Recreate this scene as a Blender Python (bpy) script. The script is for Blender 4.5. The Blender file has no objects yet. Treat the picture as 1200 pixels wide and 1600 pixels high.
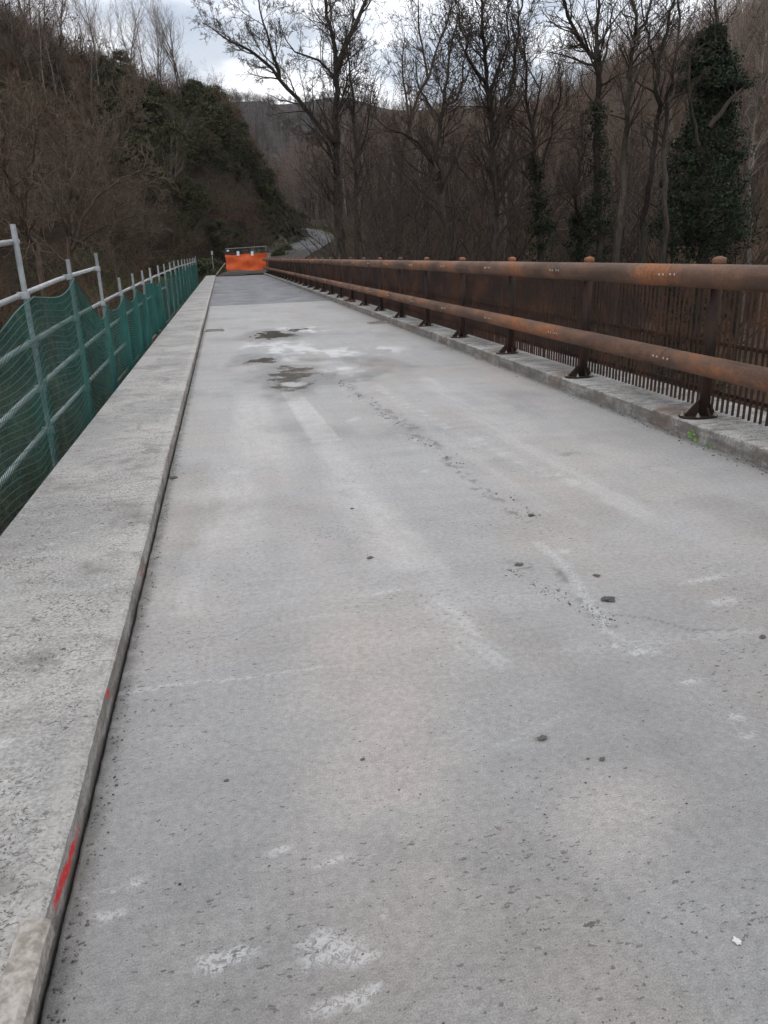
import bpy, math, random
import numpy as np
from mathutils import Vector, Matrix, noise as mnoise

R_ = math.radians
scene = bpy.context.scene
col = scene.collection

# ------------------------------------------------------------------ camera
CAM_H = 1.40
F_PX = 1165.0                       # focal length in pixels of a 1200 x 1600 frame
CAM_R = ((0.9785503461819199, 0.09808368894884263, -0.18115962560524068),
         (-0.20324221300139075, 0.3160396525458026, -0.9267208538028189),
         (-0.033642574835193624, 0.9436622955172655, 0.3291954574072116))
cam_data = bpy.data.cameras.new('camera')
cam = bpy.data.objects.new('camera', cam_data)
col.objects.link(cam)
cam.matrix_world = Matrix.Translation((0, 0, CAM_H)) @ Matrix(CAM_R).to_4x4()
cam_data.sensor_fit = 'VERTICAL'
cam_data.sensor_height = 36.0
cam_data.lens = 36.0 * F_PX / 1600.0
cam_data.clip_start = 0.05
cam_data.clip_end = 4000
scene.camera = cam


def at(px, py, Y):
    """world point that lies at distance Y along the bridge and shows at pixel px, py"""
    c = (px - 600.0, 800.0 - py, -F_PX)
    r = [sum(CAM_R[i][j] * c[j] for j in range(3)) for i in range(3)]
    t = Y / r[1]
    return Vector((r[0] * t, Y, CAM_H + r[2] * t))


# ------------------------------------------------------------------ world, sun, exposure
SUN_EL, SUN_AZ = R_(62), R_(215)    # azimuth from +Y towards +X
world = bpy.data.worlds.new('World')
scene.world = world
world.use_nodes = True
wn = world.node_tree
wn.nodes.clear()
w_out = wn.nodes.new('ShaderNodeOutputWorld')
w_bg = wn.nodes.new('ShaderNodeBackground')
w_bg.inputs['Strength'].default_value = 0.1
w_sky = wn.nodes.new('ShaderNodeTexSky')
w_sky.sky_type = 'NISHITA'
w_sky.sun_disc = False
w_sky.sun_elevation = SUN_EL
w_sky.sun_rotation = SUN_AZ
w_sky.air_density = 1.0
w_sky.dust_density = 1.5
w_co = wn.nodes.new('ShaderNodeTexCoord')
w_map = wn.nodes.new('ShaderNodeMapping')
w_map.inputs['Scale'].default_value = (1.0, 1.0, 2.2)
w_map.inputs['Location'].default_value = (0.35, 0.1, 0.4)
w_noi = wn.nodes.new('ShaderNodeTexNoise')
w_noi.inputs['Scale'].default_value = 3.1
w_noi.inputs['Detail'].default_value = 7
w_noi.inputs['Roughness'].default_value = 0.55
w_noi.inputs['Distortion'].default_value = 0.3
w_rmp = wn.nodes.new('ShaderNodeMapRange')
w_rmp.interpolation_type = 'SMOOTHSTEP'
w_rmp.inputs['From Min'].default_value = 0.36
w_rmp.inputs['From Max'].default_value = 0.52
w_rmp.inputs['To Min'].default_value = 0.40
w_noi2 = wn.nodes.new('ShaderNodeTexNoise')
w_noi2.inputs['Scale'].default_value = 5.5
w_noi2.inputs['Detail'].default_value = 6
w_cr = wn.nodes.new('ShaderNodeValToRGB')
w_cr.color_ramp.elements[0].position = 0.35
w_cr.color_ramp.elements[0].color = (0.80, 0.84, 0.91, 1)
w_cr.color_ramp.elements[1].position = 0.58
w_cr.color_ramp.elements[1].color = (1.0, 1.0, 1.02, 1)
w_sc = wn.nodes.new('ShaderNodeVectorMath')
w_sc.operation = 'SCALE'
w_sc.inputs['Scale'].default_value = 15.0
w_mix = wn.nodes.new('ShaderNodeMix')
w_mix.data_type = 'RGBA'
L = wn.links.new
L(w_co.outputs['Generated'], w_map.inputs['Vector'])
L(w_map.outputs['Vector'], w_noi.inputs['Vector'])
L(w_map.outputs['Vector'], w_noi2.inputs['Vector'])
L(w_noi.outputs['Fac'], w_rmp.inputs['Value'])
L(w_noi2.outputs['Fac'], w_cr.inputs['Fac'])
L(w_cr.outputs['Color'], w_sc.inputs[0])
L(w_rmp.outputs['Result'], w_mix.inputs['Factor'])
L(w_sky.outputs['Color'], w_mix.inputs['A'])
L(w_sc.outputs['Vector'], w_mix.inputs['B'])
L(w_mix.outputs['Result'], w_bg.inputs['Color'])
L(w_bg.outputs['Background'], w_out.inputs['Surface'])

sun_d = bpy.data.lights.new('sun', 'SUN')
sun_d.energy = 0.5
sun_d.angle = R_(25)
sun_d.color = (1.0, 0.96, 0.9)
sun = bpy.data.objects.new('sun', sun_d)
col.objects.link(sun)
sd = Vector((math.sin(SUN_AZ) * math.cos(SUN_EL), math.cos(SUN_AZ) * math.cos(SUN_EL), math.sin(SUN_EL)))
sun.rotation_euler = sd.to_track_quat('Z', 'Y').to_euler()
sun.location = (0, 0, 60)

vs = scene.view_settings
vs.view_transform = 'Standard'
vs.look = 'None'
vs.gamma = 1.0
vs.use_curve_mapping = False
vs.exposure = -0.06
scene.cycles.adaptive_threshold = 0.03
scene.cycles.max_bounces = 4
scene.cycles.diffuse_bounces = 2
scene.cycles.glossy_bounces = 2


# ------------------------------------------------------------------ material helpers
class Mat:
    def __init__(s, name):
        s.m = bpy.data.materials.new(name)
        s.m.use_nodes = True
        s.t = s.m.node_tree
        s.b = s.t.nodes['Principled BSDF']
        s.geo = s.t.nodes.new('ShaderNodeNewGeometry')
        s.tc = s.t.nodes.new('ShaderNodeTexCoord')
        s.oi = s.t.nodes.new('ShaderNodeObjectInfo')
        s.pos = s.geo.outputs['Position']
        s.obj = s.tc.outputs['Object']
        s.rnd = s.oi.outputs['Random']

    def put(s, sock, v):
        if hasattr(v, 'links') or hasattr(v, 'is_linked'):
            s.t.links.new(v, sock)
        else:
            if sock.type == 'RGBA' and len(v) == 3:
                v = (*v, 1)
            sock.default_value = v

    def node(s, ty, **kw):
        n = s.t.nodes.new(ty)
        for k, v in kw.items():
            setattr(n, k, v)
        return n

    def map(s, vec, loc=(0, 0, 0), rot=(0, 0, 0), scale=(1, 1, 1), ty='POINT'):
        n = s.node('ShaderNodeMapping', vector_type=ty)
        s.put(n.inputs['Vector'], vec)
        n.inputs['Location'].default_value = loc
        n.inputs['Rotation'].default_value = rot
        n.inputs['Scale'].default_value = scale
        return n.outputs['Vector']

    def noise(s, vec, scale, detail=4, rough=0.55, dist=0.0, color=False):
        n = s.node('ShaderNodeTexNoise')
        s.put(n.inputs['Vector'], vec)
        n.inputs['Scale'].default_value = scale
        n.inputs['Detail'].default_value = detail
        n.inputs['Roughness'].default_value = rough
        n.inputs['Distortion'].default_value = dist
        return n.outputs['Color'] if color else n.outputs['Fac']

    def voro(s, vec, scale, rand=1.0):
        n = s.node('ShaderNodeTexVoronoi')
        s.put(n.inputs['Vector'], vec)
        n.inputs['Scale'].default_value = scale
        n.inputs['Randomness'].default_value = rand
        return n.outputs['Distance'], n.outputs['Color']

    def sep(s, c):
        n = s.node('ShaderNodeSeparateXYZ')
        s.put(n.inputs[0], c)
        return n.outputs

    def math(s, op, a, b=0.0, clamp=False):
        n = s.node('ShaderNodeMath', operation=op, use_clamp=clamp)
        s.put(n.inputs[0], a)
        s.put(n.inputs[1], b)
        return n.outputs[0]

    def vm(s, op, a, b=(0, 0, 0)):
        n = s.node('ShaderNodeVectorMath', operation=op)
        s.put(n.inputs[0], a)
        if op == 'SCALE':
            n.inputs['Scale'].default_value = b
        else:
            s.put(n.inputs[1], b)
        return n.outputs['Value'] if op in ('LENGTH', 'DOT_PRODUCT', 'DISTANCE') else n.outputs['Vector']

    def rng(s, v, a, b, c=0.0, d=1.0, smooth=True):
        n = s.node('ShaderNodeMapRange', interpolation_type='SMOOTHSTEP' if smooth else 'LINEAR')
        s.put(n.inputs['Value'], v)
        n.inputs['From Min'].default_value = a
        n.inputs['From Max'].default_value = b
        n.inputs['To Min'].default_value = c
        n.inputs['To Max'].default_value = d
        return n.outputs['Result']

    def mix(s, f, a, b, mode='MIX'):
        n = s.node('ShaderNodeMix', data_type='RGBA', blend_type=mode)
        s.put(n.inputs['Factor'], f)
        s.put(n.inputs['A'], a)
        s.put(n.inputs['B'], b)
        return n.outputs['Result']

    def ellipse(s, vec, cx, cy, rx, ry, ang=0.0, soft=0.4):
        """1 inside a rotated ellipse on the XY plane, fading to 0 at its rim"""
        v = s.map(vec, (cx, cy, 0), (0, 0, ang), (rx, ry, 1e4), 'TEXTURE')
        return s.rng(s.vm('LENGTH', v), 1.0, 1.0 - soft)

    def bump(s, h, strength=0.3, dist=0.02):
        n = s.node('ShaderNodeBump')
        n.inputs['Strength'].default_value = strength
        n.inputs['Distance'].default_value = dist
        s.put(n.inputs['Height'], h)
        s.t.links.new(n.outputs['Normal'], s.b.inputs['Normal'])

    def out(s, color=None, rough=0.8, metal=0.0, spec=0.5):
        if color is not None:
            s.put(s.b.inputs['Base Color'], color)
        s.put(s.b.inputs['Roughness'], rough)
        s.put(s.b.inputs['Metallic'], metal)
        s.put(s.b.inputs['Specular IOR Level'], spec)
        return s.m


def simple(name, c1, c2, scale=8, rough=0.8, metal=0.0, spec=0.3, vary=0.0, coord='obj', bump=0.0):
    m = Mat(name)
    v = m.obj if coord == 'obj' else m.pos
    n = m.noise(v, scale, 5, 0.6)
    c = m.mix(m.rng(n, 0.3, 0.7), c1, c2)
    if vary:
        k = m.rng(m.rnd, 0, 1, 1 - vary, 1 + vary, False)
        vv = m.node('ShaderNodeHueSaturation')
        m.put(vv.inputs['Value'], k)
        m.put(vv.inputs['Color'], c)
        c = vv.outputs['Color']
    if bump:
        m.bump(n, bump, 0.02)
    return m.out(c, rough, metal, spec)


# ---- concrete of the roadway: broad stains come from mesh attributes, grain and pits from nodes
def mat_deck():
    m = Mat('deck_concrete')
    p = m.pos
    def attr(n):
        q = m.node('ShaderNodeAttribute', attribute_name=n)
        return q
    c = attr('stain').outputs['Color']
    wet = attr('wet').outputs['Fac']
    pale = attr('pale').outputs['Fac']
    pitm = attr('pitting').outputs['Fac']
    fine = m.noise(p, 42, 3, 0.65)
    grain = m.noise(p, 260, 2, 0.7)
    flake = m.noise(p, 55, 4, 0.78, 1.2)
    dry = m.math('SUBTRACT', 1.0, m.math('MULTIPLY', wet, 0.8))
    c = m.mix(m.math('MULTIPLY', dry, 0.22), c, m.mix(m.rng(fine, 0.25, 0.75), (0.2, 0.2, 0.2), (0.8, 0.8, 0.8)), 'OVERLAY')
    c = m.mix(m.math('MULTIPLY', dry, 0.44), c, m.mix(m.rng(grain, 0.25, 0.75), (0.2, 0.2, 0.2), (0.8, 0.8, 0.8)), 'OVERLAY')
    flk = m.rng(m.math('ADD', flake, m.math('MULTIPLY', pale, 0.07)), 0.50, 0.585)
    c = m.mix(m.math('MULTIPLY', m.math('MULTIPLY', flk, pale), 0.6), c, (0.54, 0.54, 0.54))
    stroke = m.noise(m.map(p, scale=(45, 190, 1)), 1.0, 3, 0.6)
    c = m.mix(m.math('MULTIPLY', dry, 0.15), c, m.mix(m.rng(stroke, 0.3, 0.7), (0.25, 0.25, 0.25), (0.75, 0.75, 0.75)), 'OVERLAY')
    c = m.mix(m.math('MULTIPLY', m.rng(stroke, 0.33, 0.25), m.math('MULTIPLY', pitm, 0.6)), c, (0.10, 0.098, 0.095))
    v = m.vm('ADD', m.map(p, scale=(0.5, 1.15, 1)), m.vm('SCALE', m.noise(p, 90, 1, 0.5, color=True), 0.016))
    for sc, gate, size, k in ((105, 0.50, 0.36, 0.7), (42, 0.88, 0.19, 0.85)):
        dd, cc = m.voro(v, sc)
        s_ = m.sep(cc)
        lim = m.math('MULTIPLY', m.math('MULTIPLY', s_[1], s_[1]), m.math('MULTIPLY', pitm, size))
        pit = m.math('MULTIPLY', m.rng(m.math('SUBTRACT', dd, lim), 0.03, -0.03), m.math('GREATER_THAN', s_[0], gate))
        c = m.mix(m.math('MULTIPLY', pit, k), c, (0.07, 0.068, 0.066))
    rough = m.rng(wet, 0.0, 1.0, 0.62, 0.05, False)
    h = m.math('ADD', m.math('MULTIPLY', fine, 0.6), m.math('MULTIPLY', grain, 0.4))
    h = m.math('MULTIPLY', h, m.rng(wet, 0.5, 0.9, 1.0, 0.04))
    m.bump(h, 0.5, 0.006)
    return m.out(c, rough, 0.0, 0.45)


def mat_far_deck():
    m = Mat('smooth_damp_concrete')
    p = m.pos
    a = m.noise(m.map(p, scale=(1.0, 0.35, 1)), 1.4, 5, 0.6)
    b = m.noise(m.map(p, scale=(0.5, 1.6, 1)), 1.2, 6, 0.6)
    c = m.mix(m.rng(a, 0.35, 0.65), (0.185, 0.186, 0.195), (0.25, 0.25, 0.262))
    c = m.mix(m.math('MULTIPLY', m.rng(b, 0.50, 0.38), 0.7), c, (0.15, 0.15, 0.158))
    f = m.noise(p, 30, 4, 0.6)
    c = m.mix(0.25, c, m.mix(f, (0.2, 0.2, 0.2), (0.8, 0.8, 0.8)), 'OVERLAY')
    m.bump(f, 0.2, 0.004)
    return m.out(c, 0.85, 0, 0.25)


def paint(m, c, spots, colr, yz=True):
    """spray paint on a kerb face: spots in (y, z)"""
    w = m.vm('ADD', m.pos, m.vm('SCALE', m.vm('SUBTRACT', m.noise(m.pos, 30, 4, 0.7, color=True), (0.5, 0.5, 0.5)), 0.05))
    s_ = m.sep(w)
    cm = m.node('ShaderNodeCombineXYZ')
    m.put(cm.inputs[0], s_[1])
    m.put(cm.inputs[1], s_[2])
    r = None
    for a in spots:
        e = m.ellipse(cm.outputs[0], *a, 0.6)
        r = e if r is None else m.math('MAXIMUM', r, e)
    gaps = m.rng(m.noise(m.pos, 75, 4, 0.75), 0.34, 0.46)
    side_ = m.rng(m.sep(m.geo.outputs['Normal'])[2], 0.8, 0.5)
    return m.mix(m.math('MULTIPLY', m.math('MULTIPLY', r, gaps), side_), c, colr)


def mat_kerb(name, left):
    m = Mat(name)
    p = m.pos
    big = m.noise(p, 1.1, 5, 0.6)
    mid = m.noise(m.map(p, scale=(1, 2.2, 1)), 5, 6, 0.68)
    fine = m.noise(p, 70, 3, 0.72)
    warp2 = m.vm('ADD', p, m.vm('SCALE', m.vm('SUBTRACT', m.noise(p, 12, 4, 0.65, color=True), (0.5, 0.5, 0.5)), 0.12))
    if left:
        c = m.mix(m.rng(big, 0.35, 0.65), (0.305, 0.299, 0.289), (0.425, 0.409, 0.387))
        c = m.mix(m.math('MULTIPLY', m.rng(mid, 0.52, 0.32), 0.6), c, (0.25, 0.235, 0.22))
    else:
        c = m.mix(m.rng(big, 0.38, 0.62), (0.30, 0.29, 0.275), (0.44, 0.43, 0.41))
        c = m.mix(m.math('MULTIPLY', m.rng(mid, 0.54, 0.36), 0.75), c, (0.14, 0.13, 0.118))
    c = m.mix(m.math('MULTIPLY', m.rng(mid, 0.58, 0.72), 0.6), c, (0.52, 0.515, 0.50))
    c = m.mix(0.40, c, m.mix(m.rng(fine, 0.25, 0.75), (0.12, 0.12, 0.12), (0.88, 0.88, 0.88)), 'OVERLAY')
    blot = m.rng(m.noise(p, 2.4, 5, 0.7, 0.5), 0.54, 0.66)
    c = m.mix(m.math('MULTIPLY', blot, 0.6), c, (0.185, 0.174, 0.162))
    pits = None
    dens = m.rng(m.noise(p, 4.5, 3, 0.6), 0.34, 0.58)
    for sc, gate, size, st in ((95, 0.40, 0.55, (0.6, 1.2, 1)), (38, 0.78, 0.34, (0.5, 1.3, 1))):
        dd, cc = m.voro(m.map(warp2, scale=st), sc)
        s_ = m.sep(cc)
        pit = m.math('MULTIPLY', m.math('LESS_THAN', dd, m.math('MULTIPLY', s_[1], size)), m.math('GREATER_THAN', s_[0], gate))
        pit = m.math('MULTIPLY', pit, dens)
        pits = pit if pits is None else m.math('MAXIMUM', pits, pit)
    stroke = m.noise(m.map(warp2, scale=(46, 120, 60)), 1.0, 3, 0.65)
    c = m.mix(m.math('MULTIPLY', m.rng(stroke, 0.42, 0.365), m.rng(dens, 0, 1, 0.3, 1.0)), c, (0.13, 0.127, 0.12))
    c = m.mix(m.math('MULTIPLY', pits, 0.85), c, (0.085, 0.082, 0.078))
    # face: damp brown dirt low down on the vertical side
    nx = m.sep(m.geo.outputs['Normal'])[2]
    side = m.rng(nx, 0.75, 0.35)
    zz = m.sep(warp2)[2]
    if left:
        dirt = m.math('MULTIPLY', side, m.rng(m.noise(m.map(p, scale=(1, 0.6, 3)), 7, 5, 0.65), 0.38, 0.62))
        arris = m.math('MULTIPLY', m.rng(m.sep(p)[0], -0.585, -0.55), m.rng(mid, 0.36, 0.52))
        c = m.mix(m.math('MULTIPLY', arris, 0.28), c, (0.47, 0.44, 0.405))
        c = m.mix(m.math('MULTIPLY', dirt, 0.75), c, (0.16, 0.135, 0.115))
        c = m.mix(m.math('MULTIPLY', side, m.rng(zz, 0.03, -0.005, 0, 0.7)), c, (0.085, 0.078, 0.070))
        c = paint(m, c, [(1.55, 0.034, 0.17, 0.022, R_(-4)), (1.46, 0.046, 0.07, 0.022, 0), (2.27, 0.058, 0.045, 0.014, 0), (3.32, 0.038, 0.08, 0.009, 0), (3.46, 0.026, 0.03, 0.010, 0)], (0.62, 0.045, 0.05))
    else:
        c = m.mix(m.math('MULTIPLY', side, m.rng(m.noise(m.map(p, scale=(1, 0.5, 3)), 5, 5, 0.65), 0.35, 0.6, 0.3, 0.85)), c, (0.13, 0.115, 0.10))
        # rust washed down round each base plate
        ys = m.math('SUBTRACT', m.math('MODULO', m.math('ADD', m.sep(warp2)[1], 104.94), 2.06), 1.03)
        e = m.vm('LENGTH', _comb(m, m.math('MULTIPLY', ys, 3.2), m.math('MULTIPLY', m.math('SUBTRACT', m.sep(warp2)[0], 3.46), 4.2)))
        c = m.mix(m.rng(e, 1.0, 0.35, 0, 0.6), c, (0.15, 0.085, 0.055))
    m.bump(m.math('ADD', m.math('MULTIPLY', fine, 0.8), mid), 0.7, 0.009)
    return m.out(c, 0.85, 0, 0.3)


def _comb(m, a, b):
    n = m.node('ShaderNodeCombineXYZ')
    m.put(n.inputs[0], a)
    m.put(n.inputs[1], b)
    return n.outputs[0]


def mat_rust(name, light, dark, orange, amount):
    m = Mat(name)
    p = m.pos
    big = m.noise(m.map(p, scale=(1, 0.5, 1)), 2.6, 4, 0.6)
    mid = m.noise(p, 16, 6, 0.7)
    streak = m.noise(m.map(p, scale=(1, 0.12, 1.5)), 14, 4, 0.6)
    c = m.mix(m.rng(big, 0.35, 0.62), dark, light)
    c = m.mix(m.math('MULTIPLY', m.rng(big, 0.50, 0.70), amount), c, orange)
    c = m.mix(0.5, c, m.mix(m.rng(mid, 0.25, 0.75), (0.15, 0.15, 0.15), (0.85, 0.85, 0.85)), 'OVERLAY')
    c = m.mix(m.math('MULTIPLY', m.rng(streak, 0.5, 0.7), 0.5), c, light)
    drip = m.noise(m.map(p, scale=(1, 1, 0.15)), 30, 3, 0.6)
    c = m.mix(m.math('MULTIPLY', m.rng(drip, 0.55, 0.72), 0.5), c, dark)
    spk = m.noise(p, 120, 3, 0.7)
    c = m.mix(0.55, c, m.mix(m.rng(spk, 0.3, 0.7), (0.2, 0.2, 0.2), (0.8, 0.8, 0.8)), 'OVERLAY')
    m.bump(m.math('ADD', mid, spk), 0.3, 0.003)
    return m.out(c, m.rng(mid, 0.3, 0.7, 0.55, 0.85), 0.0, 0.35)


def mat_ground():
    m = Mat('leaf_litter')
    p = m.pos
    a = m.noise(p, 0.35, 5, 0.65)
    b = m.noise(p, 3.0, 5, 0.7)
    c = m.mix(m.rng(a, 0.35, 0.65), (0.022, 0.016, 0.012), (0.040, 0.029, 0.020))
    c = m.mix(m.rng(b, 0.55, 0.75), c, (0.065, 0.046, 0.031))
    g = m.noise(p, 0.16, 4, 0.6)
    c = m.mix(m.math('MULTIPLY', m.rng(g, 0.55, 0.7), 0.6), c, (0.026, 0.032, 0.014))
    c = m.mix(m.rng(m.sep(p)[0], 14, 40, 0, 0.85), c, m.mix(m.rng(a, 0.35, 0.65), (0.075, 0.046, 0.030), (0.145, 0.088, 0.056)))
    far = m.rng(m.sep(p)[1], 200, 330)
    # bare woods far off: darker and paler crowns read as a mottled brown coat
    f = m.noise(p, 0.12, 6, 0.7)
    c = m.mix(far, c, m.mix(m.rng(f, 0.4, 0.62), (0.030, 0.026, 0.024), (0.062, 0.052, 0.045)))
    m.bump(b, 0.6, 0.15)
    return m.out(c, 0.95, 0, 0.1)


def mat_asphalt():
    m = Mat('asphalt')
    p = m.pos
    a = m.noise(p, 0.6, 4, 0.6)
    c = m.mix(m.rng(a, 0.35, 0.65), (0.095, 0.095, 0.10), (0.14, 0.14, 0.145))
    c = m.mix(m.rng(m.noise(p, 2.1, 4, 0.6), 0.55, 0.7, 0, 0.5), c, (0.065, 0.062, 0.060))
    dirt = m.rng(m.math('ADD', m.sep(p)[1], m.math('MULTIPLY', m.noise(p, 0.5, 4, 0.6), 10.0)), 94, 88)
    c = m.mix(m.math('MULTIPLY', dirt, 0.85), c, (0.045, 0.038, 0.031))
    return m.out(c, 0.9, 0, 0.25)


def mat_bark(name, c1, c2, moss=0.0, vary=0.25):
    m = Mat(name)
    n = m.noise(m.map(m.obj, scale=(6, 6, 1.2)), 2.0, 6, 0.7)
    c = m.mix(m.rng(n, 0.35, 0.65), c1, c2)
    if moss:
        g = m.noise(m.obj, 1.2, 4, 0.6)
        c = m.mix(m.rng(g, 0.5, 0.62, 0, moss), c, (0.045, 0.055, 0.02))
    hv = m.node('ShaderNodeHueSaturation')
    m.put(hv.inputs['Value'], m.rng(m.rnd, 0, 1, 1 - vary, 1 + vary, False))
    m.put(hv.inputs['Color'], c)
    return m.out(hv.outputs['Color'], 0.9, 0, 0.2)


def mat_leaf(name, c1, c2, rough=0.45):
    m = Mat(name)
    isl = m.geo.outputs['Random Per Island']
    c = m.mix(isl, c1, c2)
    g = m.noise(m.obj, 0.8, 3, 0.6)
    c = m.mix(m.rng(g, 0.40, 0.60, 0, 0.75), c, c1)
    m.out(c, rough, 0, 0.15)
    return m.m


M = {}
M['deck'] = mat_deck()
M['far_deck'] = mat_far_deck()
M['under'] = simple('dark_joint_concrete', (0.06, 0.058, 0.055), (0.10, 0.097, 0.09), 5, 0.9, coord='pos')
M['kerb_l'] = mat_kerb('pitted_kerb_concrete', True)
M['kerb_r'] = mat_kerb('stained_kerb_concrete', False)
M['edging'] = simple('tan_edging_mortar', (0.22, 0.195, 0.168), (0.43, 0.395, 0.36), 45, 0.9, coord='pos', bump=0.15)
M['rust_rail'] = mat_rust('weathered_rust_pipe', (0.180, 0.093, 0.056), (0.080, 0.048, 0.034), (0.28, 0.102, 0.036), 0.75)
M['rust_dark'] = mat_rust('dark_rust', (0.040, 0.022, 0.016), (0.022, 0.014, 0.011), (0.075, 0.032, 0.016), 0.5)
M['rust_bar'] = mat_rust('rust_bar', (0.058, 0.028, 0.018), (0.027, 0.016, 0.012), (0.10, 0.040, 0.018), 0.6)
M['zinc_bolt'] = simple('zinc_bolt', (0.32, 0.30, 0.27), (0.50, 0.48, 0.44), 30, 0.45, 0.3, 0.5)
M['galv'] = simple('galvanised_tube', (0.29, 0.305, 0.31), (0.42, 0.43, 0.43), 12, 0.5, 0.35, 0.5, 0.15)
M['galv_dull'] = simple('dull_galvanised_tube', (0.22, 0.24, 0.25), (0.34, 0.36, 0.37), 9, 0.55, 0.3, 0.5, 0.2)
M['net'] = simple('green_net', (0.006, 0.075, 0.064), (0.013, 0.125, 0.104), 3, 0.55, 0, 0.4, coord='pos')
M['wood'] = simple('weathered_board', (0.16, 0.125, 0.095), (0.30, 0.25, 0.20), 6, 0.85, bump=0.3)
M['orange'] = simple('orange_net', (0.62, 0.098, 0.024), (0.70, 0.125, 0.030), 4, 0.6, 0, 0.3, coord='pos')
M['paper'] = simple('white_paper', (0.74, 0.75, 0.78), (0.82, 0.82, 0.84), 9, 0.7)
M['ground'] = mat_ground()
M['asphalt'] = mat_asphalt()
M['grass'] = simple('winter_grass', (0.055, 0.075, 0.022), (0.115, 0.105, 0.045), 3, 0.9, coord='pos')
M['rock'] = simple('mossy_rock', (0.024, 0.027, 0.014), (0.085, 0.075, 0.060), 1.9, 0.9, coord='pos', bump=0.8)
M['stone'] = simple('clod_stone', (0.055, 0.050, 0.044), (0.17, 0.16, 0.145), 40, 0.9, vary=0.3)
M['pale_chip'] = simple('pale_chip', (0.55, 0.54, 0.52), (0.7, 0.69, 0.67), 40, 0.8)
M['bark_dark'] = mat_bark('dark_bark', (0.022, 0.018, 0.0145), (0.060, 0.047, 0.038), 0.25)
M['bark_grey'] = mat_bark('grey_bark', (0.11, 0.096, 0.082), (0.22, 0.195, 0.17), 0.25)
M['bark_brown'] = mat_bark('brown_bark', (0.055, 0.040, 0.031), (0.125, 0.090, 0.068), 0.3)
M['twig'] = mat_bark('brown_twig', (0.125, 0.085, 0.062), (0.205, 0.145, 0.108))
M['twig_grey'] = mat_bark('grey_twig', (0.125, 0.103, 0.086), (0.205, 0.172, 0.146))
M['brush'] = mat_bark('brown_brush', (0.076, 0.058, 0.041), (0.132, 0.102, 0.072))
M['brush_red'] = mat_bark('russet_brush', (0.088, 0.050, 0.034), (0.145, 0.086, 0.060))
M['brush_olive'] = mat_bark('olive_brush', (0.068, 0.061, 0.034), (0.120, 0.108, 0.060))
M['twig_dark'] = mat_bark('dark_twig', (0.048, 0.036, 0.028), (0.092, 0.069, 0.054))
M['twig_olive'] = mat_bark('olive_twig', (0.085, 0.074, 0.048), (0.145, 0.125, 0.080))
M['twig_red'] = mat_bark('russet_twig', (0.135, 0.078, 0.052), (0.215, 0.128, 0.086))
M['ivy'] = mat_leaf('ivy_leaf', (0.009, 0.016, 0.007), (0.036, 0.052, 0.021), 0.6)
M['evergreen'] = mat_leaf('evergreen_leaf', (0.030, 0.032, 0.014), (0.080, 0.078, 0.036), 0.7)
M['bramble'] = mat_leaf('bramble_leaf', (0.032, 0.042, 0.014), (0.085, 0.090, 0.032))
M['dead_leaf'] = mat_leaf('russet_leaf', (0.090, 0.040, 0.020), (0.20, 0.085, 0.038), 0.8)


# ------------------------------------------------------------------ object helpers
def new_mesh(name, V, F, mats=None, smooth=False):
    me = bpy.data.meshes.new(name)
    V = np.asarray(V, dtype=np.float32)
    if isinstance(F, np.ndarray):
        n, k = F.shape
        me.vertices.add(len(V))
        me.vertices.foreach_set('co', V.ravel())
        me.loops.add(n * k)
        me.loops.foreach_set('vertex_index', F.astype(np.int32).ravel())
        me.polygons.add(n)
        me.polygons.foreach_set('loop_start', np.arange(0, n * k, k, dtype=np.int32))
        me.update(calc_edges=True)
        me.validate()
    else:
        me.from_pydata([tuple(map(float, v)) for v in V], [], F)
        me.update()
    if smooth:
        me.polygons.foreach_set('use_smooth', [True] * len(me.polygons))
    for m in (mats or []):
        me.materials.append(m)
    return me


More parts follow.
